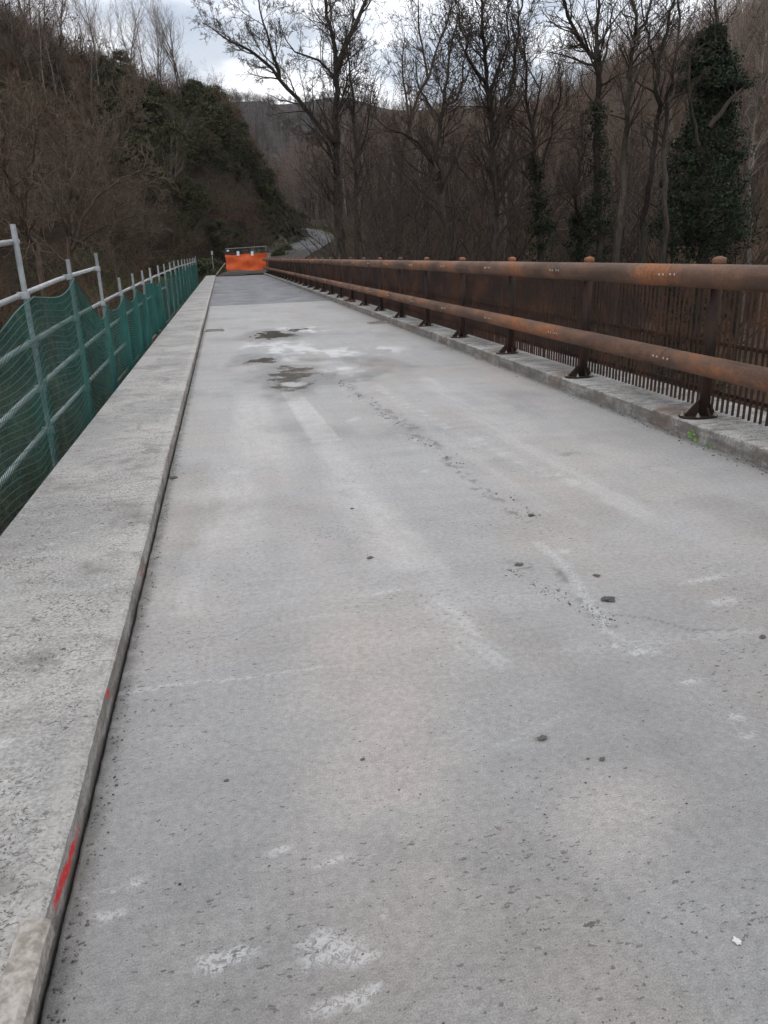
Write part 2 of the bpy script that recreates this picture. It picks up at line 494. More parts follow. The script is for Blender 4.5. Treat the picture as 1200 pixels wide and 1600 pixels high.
class MB:
    """collects simple solids into one mesh"""
    def __init__(s):
        s.V, s.F = [], []

    def add(s, V, F):
        o = len(s.V)
        s.V += [tuple(v) for v in V]
        s.F += [tuple(i + o for i in f) for f in F]
        return s

    def box(s, c, d, rot=None, taper=1.0):
        V = []
        for z in (-1, 1):
            k = taper if z > 0 else 1.0
            for x, y in ((-1, -1), (1, -1), (1, 1), (-1, 1)):
                v = Vector((x * d[0] / 2 * k, y * d[1] / 2 * k, z * d[2] / 2))
                if rot is not None:
                    v = rot @ v
                V.append(v + Vector(c))
        return s.add(V, [(3, 2, 1, 0), (4, 5, 6, 7), (0, 1, 5, 4), (1, 2, 6, 5), (2, 3, 7, 6), (3, 0, 4, 7)])

    def tube(s, pts, r, n=8, caps=True):
        pts = [Vector(p) for p in pts]
        rs = r if isinstance(r, (list, tuple)) else [r] * len(pts)
        V, F = [], []
        for i, p in enumerate(pts):
            d = (pts[min(i + 1, len(pts) - 1)] - pts[max(i - 1, 0)]).normalized()
            a = d.orthogonal().normalized() if abs(d.z) > 0.9 else d.cross(Vector((0, 0, 1))).normalized()
            b = d.cross(a)
            for k in range(n):
                t = 2 * math.pi * k / n
                V.append(p + (a * math.cos(t) + b * math.sin(t)) * rs[i])
        for i in range(len(pts) - 1):
            for k in range(n):
                k2 = (k + 1) % n
                F.append((i * n + k, i * n + k2, (i + 1) * n + k2, (i + 1) * n + k))
        if caps:
            F.append(tuple(range(n - 1, -1, -1)))
            F.append(tuple((len(pts) - 1) * n + k for k in range(n)))
        return s.add(V, F)

    def lathe(s, c, prof, n=16):
        V, F = [], []
        for r, z in prof:
            for k in range(n):
                t = 2 * math.pi * k / n
                V.append((c[0] + r * math.cos(t), c[1] + r * math.sin(t), c[2] + z))
        for i in range(len(prof) - 1):
            for k in range(n):
                k2 = (k + 1) % n
                F.append((i * n + k, i * n + k2, (i + 1) * n + k2, (i + 1) * n + k))
        F.append(tuple(range(n - 1, -1, -1)))
        F.append(tuple((len(prof) - 1) * n + k for k in range(n)))
        return s.add(V, F)

    def mesh(s, name, mat, smooth=False):
        me = new_mesh(name, s.V, s.F, [mat], smooth)
        return me


def link(name, me, parent=None, loc=None):
    o = bpy.data.objects.new(name, me)
    col.objects.link(o)
    if parent is not None:
        o.parent = parent
    if loc is not None:
        o.location = loc
    return o


def tag(o, label=None, cat=None, group=None, kind=None):
    if label: o['label'] = label
    if cat: o['category'] = cat
    if group: o['group'] = group
    if kind: o['kind'] = kind
    return o


def empty(name, loc=(0, 0, 0), rz=0.0, scale=1.0):
    o = bpy.data.objects.new(name, None)
    col.objects.link(o)
    o.location = loc
    o.rotation_euler = (0, 0, rz)
    o.scale = (scale, scale, scale)
    o.empty_display_size = 0.2
    return o


def copy_tree(o, parent=None):
    c = o.copy()
    col.objects.link(c)
    c.parent = parent
    for ch in o.children:
        copy_tree(ch, c)
    return c


def auto_smooth(o, ang=35):
    me = o.data
    me.polygons.foreach_set('use_smooth', [True] * len(me.polygons))
    me.set_sharp_from_angle(angle=R_(ang))


# ------------------------------------------------------------------ terrain
ROAD = [(1.6, 60, 0.0), (2.2, 66, 0.12), (4.8, 75, 0.8), (8.2, 86, 1.9), (11.4, 98, 3.0), (13.1, 109, 4.0), (12.6, 120, 5.0),
        (7.5, 131, 6.0), (-4, 141, 6.9), (-25, 150, 7.8)]
FOOT_L = [(-90, 20), (-40, 44), (-16, 57), (-6.5, 63), (-2.0, 71), (3.6, 82), (8.3, 96), (10.1, 107), (9.2, 116), (3.6, 127), (-20, 141), (-70, 152)]
FOOT_R = [(14, 165), (22, 120), (30, 88), (48, 62), (75, 35), (110, 5), (150, -60)]
RIDGE_R = [(60, 245, 15), (63, 205, 11), (75, 198, 13), (90, 195, 18), (104, 190, 22), (118, 182, 27), (135, 150, 33), (160, 90, 42), (260, 40, 60), (300, -60, 60)]


def seg_info(P, poly):
    """distance to a polyline, signed (left of its direction is positive), and interpolated third value"""
    best = np.full(P.shape[0], 1e9)
    sign = np.zeros(P.shape[0])
    zval = np.zeros(P.shape[0])
    for a, b in zip(poly[:-1], poly[1:]):
        A, B = np.array(a[:2], float), np.array(b[:2], float)
        d = B - A
        t = np.clip(((P - A) @ d) / (d @ d), 0, 1)
        q = P - (A + t[:, None] * d)
        dist = np.hypot(q[:, 0], q[:, 1])
        cr = d[0] * (P[:, 1] - A[1]) - d[1] * (P[:, 0] - A[0])
        up = dist < best - 1e-9
        best = np.where(up, dist, best)
        sign = np.where(up, np.sign(cr), sign)
        if len(a) > 2:
            zval = np.where(up, a[2] + t * (b[2] - a[2]), zval)
    return best, sign, zval


def sm(x, a, b):
    t = np.clip((x - a) / (b - a), 0, 1)
    return t * t * (3 - 2 * t)


def vnoise(x, y, seed=0):
    """cheap smooth value noise made of rotated sines"""
    r = np.random.RandomState(seed)
    v = np.zeros_like(x)
    for i in range(7):
        a, ph = r.uniform(0, 6.28), r.uniform(0, 6.28)
        f = 0.8 + i * 0.35
        v += np.sin((x * math.cos(a) + y * math.sin(a)) * f + ph + 1.3 * np.sin((x * math.sin(a) - y * math.cos(a)) * f * 0.7 + ph))
    return v / 7.0


def terrain_z(x, y):
    x = np.asarray(x, float)
    y = np.asarray(y, float)
    P = np.stack([x, y], 1)
    # banks and the river bed below the bridge
    far_bank = sm(y + 0.10 * np.abs(x - 1.5), 48, 63)
    near_bank = sm(-y, 3, 12)
    z = -6.5 + 6.4 * np.maximum(far_bank, near_bank)
    z = z + np.clip(x - 14, 0, 60) * 0.06 + 0.35 * vnoise(x * 0.15, y * 0.15, 3)
    z = z + sm(y, 66, 150) * 7.0 * sm(x, -30, 20)
    # left hill
    d, s, _ = seg_info(P, FOOT_L)
    dl = np.where(s > 0, d, 0)
    steep = 1.1 + 1.5 * sm(x, -8, 3)
    hl = steep * np.minimum(dl, 5) + (0.98 + 0.24 * sm(x, -16, -4)) * np.clip(dl - 5, 0, 15) + 0.65 * np.clip(dl - 20, 0, 20) + 0.3 * np.clip(dl - 40, 0, 1e9)
    hl = np.minimum(hl, 60) + 0.6 * vnoise(x * 0.3, y * 0.3, 5) * sm(dl, 0.5, 6)
    z = np.where(s > 0, np.maximum(z, -6 + 0 * z) + hl, z)
    # right hill
    d, s, _ = seg_info(P, FOOT_R)
    d2, s2, zr = seg_info(P, RIDGE_R)
    inside = (s > 0)
    t = np.where(inside, d / (d + d2 + 1e-6), 0)
    t = np.where(s2 > 0, 1.0, t)
    rise = zr * (0.75 * t + 0.25 * t * t) - np.where(s2 > 0, 0.35 * d2, 0)
    z = z + np.where(inside | (s2 > 0), rise + 1.5 * vnoise(x * 0.06, y * 0.06, 8) * t, 0)
    # far mountain across the end of the valley
    far = sm(y, 270, 600)
    crest = 100 + 7 * np.exp(-((x - 92) / 26.0) ** 2) + 5 * vnoise(x * 0.02, y * 0.0, 2) + np.clip(np.abs(x - 80) - 120, 0, 400) * 0.10
    z = z * (1 - far) + far * crest - np.clip(y - 620, 0, 1e9) * 0.3
    # level bed under the road and the bridge mouth
    d, _, zr = seg_info(P, ROAD)
    k = sm(d, 2.6, 5.5)
    z = z * k + (zr - 0.10) * (1 - k)
    # keep the ground clear of the deck
    ov = (x > -3.2) & (x < 5.5) & (y > -6) & (y < 64.2)
    z = np.where(ov, np.minimum(z, -0.75 - 3.0 * sm(62 - y, 0, 8)), z)
    return z


def tz(x, y):
    return float(terrain_z([x], [y])[0])


def spaced(lo, hi, fine_lo, fine_hi, step, grow):
    a = list(np.arange(fine_lo, fine_hi, step))
    s, v = step, fine_hi
    while v < hi:
        a.append(v)
        s *= grow
        v += s
    a.append(hi)
    s, v = step, fine_lo - step
    while v > lo:
        a.insert(0, v)
        s *= grow
        v -= s
    a.insert(0, lo)
    return np.array(a)


gx = spaced(-500, 700, -30, 50, 1.0, 1.07)
gy = spaced(-120, 1100, -14, 145, 1.0, 1.06)
GX, GY = np.meshgrid(gx, gy)
GZ = terrain_z(GX.ravel(), GY.ravel())
nx_, ny_ = len(gx), len(gy)
idx = np.arange(nx_ * ny_).reshape(ny_, nx_)
Fq = np.stack([idx[:-1, :-1], idx[:-1, 1:], idx[1:, 1:], idx[1:, :-1]], -1).reshape(-1, 4)
terrain = link('terrain', new_mesh('terrain', np.stack([GX.ravel(), GY.ravel(), GZ], 1), Fq, [M['ground']], True))
tag(terrain, kind='structure')


def ribbon(name, poly, half, dz, mat, sub=10, jitter=0.0, thick=0.0):
    P = [Vector(p) for p in poly]
    pts = []
    for i in range(len(P) - 1):
        p0, p1, p2, p3 = P[max(i - 1, 0)], P[i], P[i + 1], P[min(i + 2, len(P) - 1)]
        for k in range(sub):
            t = k / sub
            pts.append(0.5 * ((2 * p1) + (p2 - p0) * t + (2 * p0 - 5 * p1 + 4 * p2 - p3) * t * t + (3 * p1 - p0 - 3 * p2 + p3) * t ** 3))
    pts.append(P[-1])
    rr = random.Random(4)
    V, F = [], []
    for i, p in enumerate(pts):
        d = pts[min(i + 1, len(pts) - 1)] - pts[max(i - 1, 0)]
        n = Vector((d.y, -d.x, 0)).normalized()
        for s in (-1, -0.5, 0, 0.5, 1):
            h = half + (rr.uniform(-jitter, jitter) if abs(s) == 1 else 0)
            V.append(p + n * h * s + Vector((0, 0, dz - 0.03 * s * s)))
    for i in range(len(pts) - 1):
        for k in range(4):
            F.append((i * 5 + k, i * 5 + k + 1, (i + 1) * 5 + k + 1, (i + 1) * 5 + k))
    return link(name, new_mesh(name, V, F, [mat], True))


road = ribbon('road', [(2.3, 64.6, 0.05)] + ROAD[1:], 2.4, 0.02, M['asphalt'], jitter=0.15)
tag(road, kind='structure')

# ------------------------------------------------------------------ the bridge deck
XL, XR = -0.50, 3.30
Y0, Y1 = -6.0, 64.0
mb = MB()
mb.box(((XL + XR) / 2, (Y0 + Y1) / 2, -0.335), (XR - XL + 1.40, Y1 - Y0, 0.61))
deck = link('bridge_deck', mb.mesh('bridge_deck', M['under']))
tag(deck, kind='structure')
cuts = [Y0, 24.40, 38.0, 51.0, Y1]
rr = random.Random(11)
for i in range(1, 4):
    a, b = cuts[i] + (0.008 if i else 0), cuts[i + 1] - 0.008
    n = 120 if i == 0 else 30
    V, F = [], []
    for k in range(n + 1):
        y = a + (b - a) * k / n
        wob = 0.02 * math.sin(y * 1.7) + 0.015 * math.sin(y * 4.1)
        for x, z in ((XL - 0.03, -0.028), (XL - 0.03, 0.0), (XL + 0.15, 0.0), (1.4, 0.0), (XR - 0.2, 0.0), (XR + 0.03, 0.0), (XR + 0.03, -0.028)):
            yy = y
            if k in (0, n) and i > 0 or (k == n):
                yy = y + 0.05 * math.sin(x * 1.3 + i) * 0
            V.append((x, yy, z + (0 if z < 0 else -0.004 * (i > 0))))
    for k in range(n):
        for j in range(6):
            F.append((k * 7 + j, (k + 1) * 7 + j, (k + 1) * 7 + j + 1, k * 7 + j + 1))
    F.append(tuple(range(6, -1, -1)))
    F.append(tuple(n * 7 + j for j in range(7)))
    s_ = link('slab', new_mesh('slab', V, [f[::-1] for f in F], [M['deck'] if i == 0 else M['far_deck']]), deck)
    s_['label'] = ['long pale grey slab with puddles and wheel tracks', 'darker smooth slab past the cross joint', 'smooth grey slab in the middle distance', 'smooth grey slab in front of the orange barrier'][i]


# --- the long near slab: a fine grid that carries its stains
def perlin(x, y, seed=0):
    rs_ = np.random.RandomState(seed)
    perm = rs_.permutation(512)
    ang = rs_.uniform(0, 2 * math.pi, 512)
    xi, yi = np.floor(x).astype(int), np.floor(y).astype(int)
    xf, yf = x - xi, y - yi
    def g(ix, iy, dx, dy):
        h = ang[(perm[(ix & 511)] + iy * 57) & 511 if False else perm[(perm[ix & 511] + iy) & 511]]
        return np.cos(h) * dx + np.sin(h) * dy
    u, v = xf ** 3 * (xf * (xf * 6 - 15) + 10), yf ** 3 * (yf * (yf * 6 - 15) + 10)
    a_ = g(xi, yi, xf, yf) * (1 - u) + g(xi + 1, yi, xf - 1, yf) * u
    b_ = g(xi, yi + 1, xf, yf - 1) * (1 - u) + g(xi + 1, yi + 1, xf - 1, yf - 1) * u
    return (a_ * (1 - v) + b_ * v) * 1.5


def fbm(x, y, seed=0, oct_=4, gain=0.55):
    r, amp, tot = 0, 1.0, 0
    for k in range(oct_):
        r = r + amp * perlin(x * 2 ** k + 13.7 * k, y * 2 ** k + 7.1 * k, seed + k)
        tot += amp
        amp *= gain
    return r / tot


def ground(px, py, z=0.0):
    c = (px - 600.0, 800.0 - py, -F_PX)
    r = [sum(CAM_R[i][j] * c[j] for j in range(3)) for i in range(3)]
    t = (z - CAM_H) / r[2]
    return (r[0] * t, r[1] * t)


def slab_grid():
    xs_ = np.concatenate([[XL + 0.008, XL + 0.0082], np.arange(XL + 0.016, XR + 0.02, 0.0155), [XR + 0.03]])
    ys_ = np.concatenate([np.arange(Y0, 0.8, 0.2), np.arange(0.8, 3.2, 0.012), np.arange(3.2, 6, 0.02), np.arange(6, 12, 0.04), np.arange(12, 24.36, 0.09), [24.392]])
    X, Y = np.meshgrid(xs_, ys_)
    sh = X.shape
    x, y = X.ravel(), Y.ravel()
    lerp = lambda a, b, t: a + (np.asarray(b) - a) * t[:, None]
    # broad tone
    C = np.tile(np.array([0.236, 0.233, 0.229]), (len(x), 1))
    graze_lift = sm(y + 0.5 * fbm(x * 0.8, y * 0.8, 5, 3), 1.2, 3.2)  # paler away from the near end: grazing sky brightness put into the colour
    C = lerp(C, (0.338, 0.333, 0.328), graze_lift)
    C = C * (1 + 0.16 * fbm(x * 0.7, y * 0.45, 1, 4))[:, None]
    C = C * (1 + 0.13 * fbm(x * 0.9, y * 3.2, 20, 5, 0.65))[:, None]
    C = C * (1 + 0.10 * fbm(x * 0.5, y * 9.0, 30, 3, 0.6) * (0.6 + 0.8 * fbm(x, y, 33, 2)))[:, None]
    C = C * (1 + 0.10 * fbm(x * 5.0, y * 5.0, 40, 4, 0.7))[:, None]
    warm = sm(fbm(x * 0.8, y * 0.5, 60, 4), -0.05, 0.35)
    C = lerp(C, C * np.array([1.04, 0.985, 0.94]), warm)
    wx = x + 0.10 * fbm(x * 3, y * 3, 70, 3) + 0.03 * fbm(x * 14, y * 14, 73, 3)
    wy = y + 0.22 * fbm(x * 3, y * 2, 80, 3) + 0.03 * fbm(x * 14, y * 14, 83, 3)
    P0, PW = np.stack([x, y], 1), np.stack([wx, wy], 1)
    PS = np.stack([x + 0.02 * fbm(x * 22, y * 22, 76, 3), y + 0.016 * fbm(x * 22, y * 22, 86, 3)], 1)

    def path(px, w, soft=0.6, pts=P0):
        """mask of a stroke: pixel path laid on the ground, half width in metres"""
        pl = [ground(*q) for q in px]
        d = seg_info(pts, pl)[0]
        return 1 - sm(d, w * (1 - soft), w)

    def blob(px, py, rx, ry, ang=0.0, soft=0.5, pts=PW):
        cx, cy = ground(px, py)
        dx, dy = pts[:, 0] - cx, pts[:, 1] - cy
        c, s = math.cos(ang), math.sin(ang)
        r = np.hypot((dx * c + dy * s) / rx, (-dx * s + dy * c) / ry)
        return 1 - sm(r, 1 - soft, 1)

    def quad(x0a, x0b, y0, x1a, x1b, y1, soft=0.014, softy=0.05):
        t = np.clip((y - y0) / (y1 - y0), 0, 1)
        lo, hi = x0a + (x1a - x0a) * t, x0b + (x1b - x0b) * t
        jit = 0.02 * fbm(x * 6, y * 6, 90, 3)
        return sm(x + jit, lo - soft, lo + soft) * (1 - sm(x + jit, hi - soft, hi + soft)) * sm(y + jit, y0 - softy, y0 + softy) * (1 - sm(y + jit, y1 - softy, y1 + softy))

    n_mid = fbm(x * 2.5, y * 2.5, 100, 4)
    n_fin = fbm(x * 9, y * 9, 110, 4, 0.65)
    # brownish dust: broad wheel paths
    d = path([(760, 560), (900, 680), (1150, 830)], 0.55, 0.95, PW) * 0.8
    d = np.maximum(d, path([(600, 820), (560, 1050), (600, 1320)], 0.42, 0.95, PW))
    d = np.maximum(d, path([(400, 640), (430, 760), (560, 900)], 0.40, 0.95, PW) * 0.8)
    d = np.maximum(d, blob(950, 1250, 0.4, 0.35, 0, 0.9))
    C = lerp(C, (0.385, 0.352, 0.328), 0.62 * d * sm(n_mid, -0.45, 0.3))
    # dry pale wheel tracks, one with a clean end
    t1 = quad(0.56, 0.80, 5.72, 0.50, 0.70, 8.15) * (0.62 + 0.5 * n_fin)
    t2 = quad(0.50, 0.86, 3.2, 0.60, 0.80, 5.7, 0.10, 0.4) * (0.35 + 0.5 * n_fin)
    t3 = quad(0.00, 0.36, 5.2, 0.02, 0.34, 8.0, 0.06, 0.6) * (0.40 + 0.5 * n_fin)
    t4 = quad(-0.18, 0.08, 3.6, -0.10, 0.06, 5.4, 0.05, 0.4) * (0.30 + 0.5 * n_fin)
    tt = np.clip(np.maximum.reduce([t1, t2, t3, t4]), 0, 1)
    C = lerp(C, (0.535, 0.52, 0.505), 0.9 * tt)
    # long lengthwise streaks left by wheels
    st_ = path([(505, 690), (560, 770), (640, 860), (720, 960)], 0.13, 0.9, PW) * 0.5
    st_ = np.maximum(st_, path([(375, 640), (330, 800), (300, 960)], 0.12, 0.7, PW) * 0.45)
    st_ = np.maximum(st_, path([(660, 590), (790, 680), (1000, 800)], 0.12, 0.7, PW) * 0.6)
    st_ = np.maximum(st_, path([(560, 590), (700, 690), (900, 820)], 0.07, 0.7, PW) * 0.35)
    lw = fbm(x * 11 + 1.2 * y, y * 0.7, 117, 4, 0.6)
    C = lerp(C, (0.475, 0.466, 0.455), 0.8 * st_ * sm(lw, -0.35, 0.35))
    C = C * (1 + 0.07 * fbm(x * 9, y * 0.5, 118, 3, 0.6) * sm(y, 2, 5))[:, None]
    # broad darker damp clouds
    dk = sm(fbm(x * 0.9 + 3, y * 0.6, 119, 4, 0.6), 0.05, 0.45)
    C = lerp(C, C * np.array([0.80, 0.80, 0.80]), 0.8 * dk)
    C = lerp(C, (0.44, 0.425, 0.41), 0.5 * quad(2.15, 2.75, 4.2, 1.9, 2.5, 8.5, 0.2, 0.8) * sm(n_mid, -0.3, 0.5))
    # scuffed pale fan in the middle distance
    fan = path([(690, 945), (725, 990), (760, 1030)], 0.11, 0.8)
    C = lerp(C, (0.47, 0.468, 0.465), fan * 0.6 * sm(fbm((x + y * 0.4) * 30, y * 3, 115, 3), -0.3, 0.4))
    # pale laitance: flakes are cut out of this mask by the material
    pale = np.zeros(len(x))
    for a in ((360, 1496, 0.10, 0.03), (330, 1505, 0.06, 0.04), (520, 1488, 0.12, 0.05), (560, 1500, 0.08, 0.035), (555, 1560, 0.09, 0.03), (520, 1572, 0.07, 0.03), (500, 1470, 0.08, 0.04), (590, 1545, 0.02, 0.02), (603, 1402, 0.016, 0.014),
              (600, 1432, 0.012, 0.016), (520, 1345, 0.07, 0.02), (1000, 1018, 0.10, 0.045), (960, 1010, 0.06, 0.03), (1075, 1066, 0.07, 0.025), (1150, 1122, 0.05, 0.04), (1168, 1150, 0.05, 0.03),
              (660, 738, 0.06, 0.07), (505, 667, 0.05, 0.05), (550, 655, 0.09, 0.12), (640, 690, 0.05, 0.06), (880, 862, 0.06, 0.05), (600, 925, 0.2, 0.03), (1130, 940, 0.12, 0.06), (1100, 905, 0.2, 0.04), (440, 1330, 0.05, 0.02), (210, 1380, 0.04, 0.03), (170, 1430, 0.06, 0.03)):
        pale = np.maximum(pale, blob(a[0], a[1], a[2], a[3], 0.1, 0.8, PS if a[1] > 840 else PW))
    for px, w, k in (([(180, 1085), (270, 1070), (380, 1060), (505, 1042)], 0.022, 0.75), ([(420, 978), (500, 962), (590, 957)], 0.022, 0.6), ([(330, 910), (470, 902)], 0.02, 0.5), ([(130, 1400), (240, 1375)], 0.012, 0.6),
                     ([(780, 1165), (900, 1110)], 0.02, 0.4), ([(860, 1020), (1180, 985)], 0.05, 0.4), ([(840, 848), (880, 880), (945, 975)], 0.05, 0.85), ([(945, 985), (1020, 1020)], 0.04, 0.7), ([(360, 800), (330, 840)], 0.03, 0.5)):
        pale = np.maximum(pale, k * path(px, w, 0.9, PS))
    # cleat marks of a tracked machine: a dashed line of white scrapes
    cl = path([(568, 594), (600, 612), (640, 636), (700, 668), (760, 698), (850, 738), (905, 756)], 0.11, 0.75, PW)
    s_along = y * 1.0 - 0.3 * x
    pale = np.maximum(pale, cl * (0.30 + 0.7 * sm(np.sin(s_along * 31 + 7 * n_mid), 0.0, 0.6)) * sm(fbm(x * 2.0, y * 2.0, 170, 3), -0.6, -0.1) * sm(fbm(x * 12, y * 20, 175, 3), -0.5, 0.05))
    pale = np.maximum(pale, 0.35 * path([(905, 756), (1010, 800), (1120, 850)], 0.12, 0.8, PW))
    # pitting and the torn trail
    pit = 0.58 + 0.8 * sm(fbm(x * 1.3, y * 1.3, 130, 4), -0.2, 0.45) + 0.3 * sm(3.2 - y, 0, 2)
    tr = path([(545, 605), (580, 628), (640, 668), (700, 715), (760, 770), (830, 806)], 0.09, 0.9, PW)
    tr = np.maximum(tr, path([(800, 882), (880, 895), (945, 975)], 0.06, 0.9, PS))
    pit = pit + 1.6 * tr * sm(n_mid, -0.3, 0.3)
    C = lerp(C, (0.15, 0.148, 0.145), 0.85 * tr * sm(n_fin, 0.0, 0.2))
    # dirt at the kerb feet, painted darker to stand for the kerb shadow
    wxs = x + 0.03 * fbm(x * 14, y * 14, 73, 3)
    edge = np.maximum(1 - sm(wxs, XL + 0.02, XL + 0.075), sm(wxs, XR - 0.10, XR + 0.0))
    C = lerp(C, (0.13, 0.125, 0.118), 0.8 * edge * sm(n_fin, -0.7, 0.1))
    # a fine crack
    ck = path([(955, 960), (1010, 965), (1080, 985), (1150, 985)], 0.006, 0.5, np.stack([x + 0.012 * n_mid, y + 0.012 * n_mid], 1))
    C = lerp(C, (0.13, 0.13, 0.13), 0.7 * ck)
    # the puddles: dried crust, damp ground, standing water
    crust = np.maximum.reduce([blob(470, 553, 0.75, 1.4, 0, 0.5), blob(560, 548, 0.9, 0.7, 0, 0.5), blob(430, 540, 0.7, 1.2, 0, 0.5), blob(540, 580, 0.5, 0.5, 0, 0.6), blob(470, 515, 0.9, 0.9, 0, 0.4)])
    C = lerp(C, (0.57, 0.57, 0.575), 0.85 * crust * sm(fbm(x * 2.2, y * 1.1, 140, 5, 0.65), -0.12, 0.18))
    WX = x + 0.30 * fbm(x * 1.6, y * 0.9, 150, 4) + 0.06 * fbm(x * 9, y * 7, 155, 3)
    WY = y + 0.75 * fbm(x * 1.3, y * 0.8, 160, 4) + 0.10 * fbm(x * 9, y * 7, 165, 3)
    PP = np.stack([WX, WY], 1)
    damp = np.maximum.reduce([blob(455, 590, 0.75, 1.5, 0, 0.35, PP), blob(405, 563, 0.55, 0.95, 0, 0.35, PP), blob(425, 524, 0.85, 1.4, 0, 0.35, PP), path([(500, 600), (560, 590), (600, 577)], 0.28, 0.5, PP), path([(480, 562), (560, 562), (640, 570)], 0.30, 0.6, PP) * 0.8])
    C = lerp(C, (0.205, 0.202, 0.198), 0.72 * damp)
    brn = np.maximum(blob(595, 571, 0.42, 0.8, 0, 0.7, PP), 0.8 * blob(470, 578, 0.35, 0.5, 0, 0.7, PP))
    C = lerp(C, (0.27, 0.215, 0.185), 0.55 * brn)
    pud = np.maximum.reduce([0.9 * blob(452, 596, 0.62, 1.6, 0, 0.9, PP), 0.95 * blob(470, 580, 0.58, 0.9, 0, 0.9, PP), 0.85 * blob(408, 566, 0.36, 0.8, 0, 0.95, PP), 0.95 * blob(428, 523, 0.75, 1.3, 0, 0.9, PP), 0.8 * blob(470, 514, 0.45, 0.5, 0, 0.8, PP)])
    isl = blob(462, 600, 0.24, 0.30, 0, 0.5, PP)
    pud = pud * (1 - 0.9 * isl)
    pud = pud * (0.72 + 0.5 * sm(fbm(x * 5, y * 3, 185, 4, 0.65), -0.3, 0.3))
    pud = np.clip(pud, 0, 1)
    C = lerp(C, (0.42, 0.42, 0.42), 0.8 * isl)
    C = lerp(C, (0.115, 0.100, 0.083), 0.8 * sm(pud, 0.0, 0.95))
    rim = np.clip(damp - pud, 0, 1) * sm(fbm(x * 4, y * 2, 180, 4), 0.0, 0.3)
    C = lerp(C, (0.13, 0.127, 0.122), 0.5 * rim)
    wet = np.clip(np.maximum(0.35 * damp, sm(pud, 0.25, 0.7)), 0, 1)
    mudm = blob(880, 707, 0.14, 0.10, 0.1, 0.7)
    C = lerp(C, (0.20, 0.172, 0.15), 0.75 * mudm * sm(n_fin, -0.5, 0.3))
    oil = blob(850, 1154, 0.036, 0.017, 0, 0.9, PS)
    C = lerp(C, (0.07, 0.068, 0.065), 0.75 * oil)
    for q in ((580, 873, 0.03, 0.03), (620, 1230, 0.05, 0.04), (565, 1020, 0.06, 0.08), (790, 1300, 0.05, 0.04)):
        C = lerp(C, (0.25, 0.205, 0.17), 0.45 * blob(*q, 0, 0.9, PS) * sm(n_fin, -0.3, 0.3))
    ny2, nx2 = sh
    idx_ = np.arange(nx2 * ny2).reshape(ny2, nx2)
    F_ = np.stack([idx_[:-1, :-1], idx_[:-1, 1:], idx_[1:, 1:], idx_[1:, :-1]], -1).reshape(-1, 4)
    z = 0.0016 * n_mid - 0.003 * pud
    edge_low = (y >= ys_[-1] - 1e-6)
    z = np.where(edge_low | (x < XL + 0.0081), -0.026, z)
    x = np.where(x < XL + 0.025, x + 0.006 * fbm(x * 0, y * 6.0, 190, 4, 0.6), x)
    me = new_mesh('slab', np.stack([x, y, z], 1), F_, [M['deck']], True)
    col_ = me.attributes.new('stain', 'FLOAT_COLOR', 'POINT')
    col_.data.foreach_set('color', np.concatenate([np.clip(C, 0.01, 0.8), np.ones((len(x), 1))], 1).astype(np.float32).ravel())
    for nm, arr in (('wet', wet), ('pale', pale), ('pitting', pit)):
        at_ = me.attributes.new(nm, 'FLOAT', 'POINT')
        at_.data.foreach_set('value', arr.astype(np.float32))
    return me


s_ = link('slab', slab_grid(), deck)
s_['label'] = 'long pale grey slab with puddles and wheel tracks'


def kerb(name, xin, xout, top, mat, seed, amp, y0=Y0, y1=Y1, low=-0.7):
    """long concrete kerb with an uneven inner arris; runs from xin (roadway side) to xout"""
    rn = np.random.RandomState(seed)
    ys = [y0]
    while ys[-1] < y1:
        y = ys[-1]
        ys.append(y + (0.035 if -0.5 < y < 9 else 0.10 if y < 25 else 0.5))
    ys[-1] = y1
    s = 1 if xout > xin else -1
    # smooth wander plus sharp chips
    V, F = [], []
    prof = 8
    chip = 0
    for y in ys:
        w = 0.003 * math.sin(y * 0.7 + seed) + 0.0008 * math.sin(y * 6.3) + 0.0006 * math.sin(y * 17.0)
        chip = chip * 0.75 + (rn.rand() < 0.06) * rn.uniform(0, 1) * amp
        j = rn.uniform(-1, 1) * amp * 0.16
        e = w + chip
        pts = [(xin, low), (xin + s * (0.002 + 0.3 * e), 0.0), (xin + s * (0.004 + 0.6 * e + j), top * 0.55),
               (xin + s * (0.006 + e + j), top - 0.009 - 0.5 * chip), (xin + s * (0.013 + 1.4 * chip), top - 0.004 * rn.rand()),
               (xin + s * 0.065, top + 0.002), (xout, top), (xout, low)]
        V += [(x, y, z) for x, z in pts]
    n = len(ys)
    for k in range(n - 1):
        for j in range(prof):
            j2 = (j + 1) % prof
            f = (k * prof + j, k * prof + j2, (k + 1) * prof + j2, (k + 1) * prof + j)
            F.append(f if s < 0 else f[::-1])
    F.append(tuple(range(prof)) if s > 0 else tuple(range(prof - 1, -1, -1)))
    e = [(n - 1) * prof + j for j in range(prof)]
    F.append(tuple(e[::-1]) if s > 0 else tuple(e))
    o = link(name, new_mesh(name, V, F, [mat]))
    return tag(o, kind='structure')


kerb_left = kerb('kerb_left', XL, -1.25, 0.085, M['kerb_l'], 3, 0.006)
kerb_right = kerb('kerb_right', XR, 4.06, 0.12, M['kerb_r'], 5, 0.022)
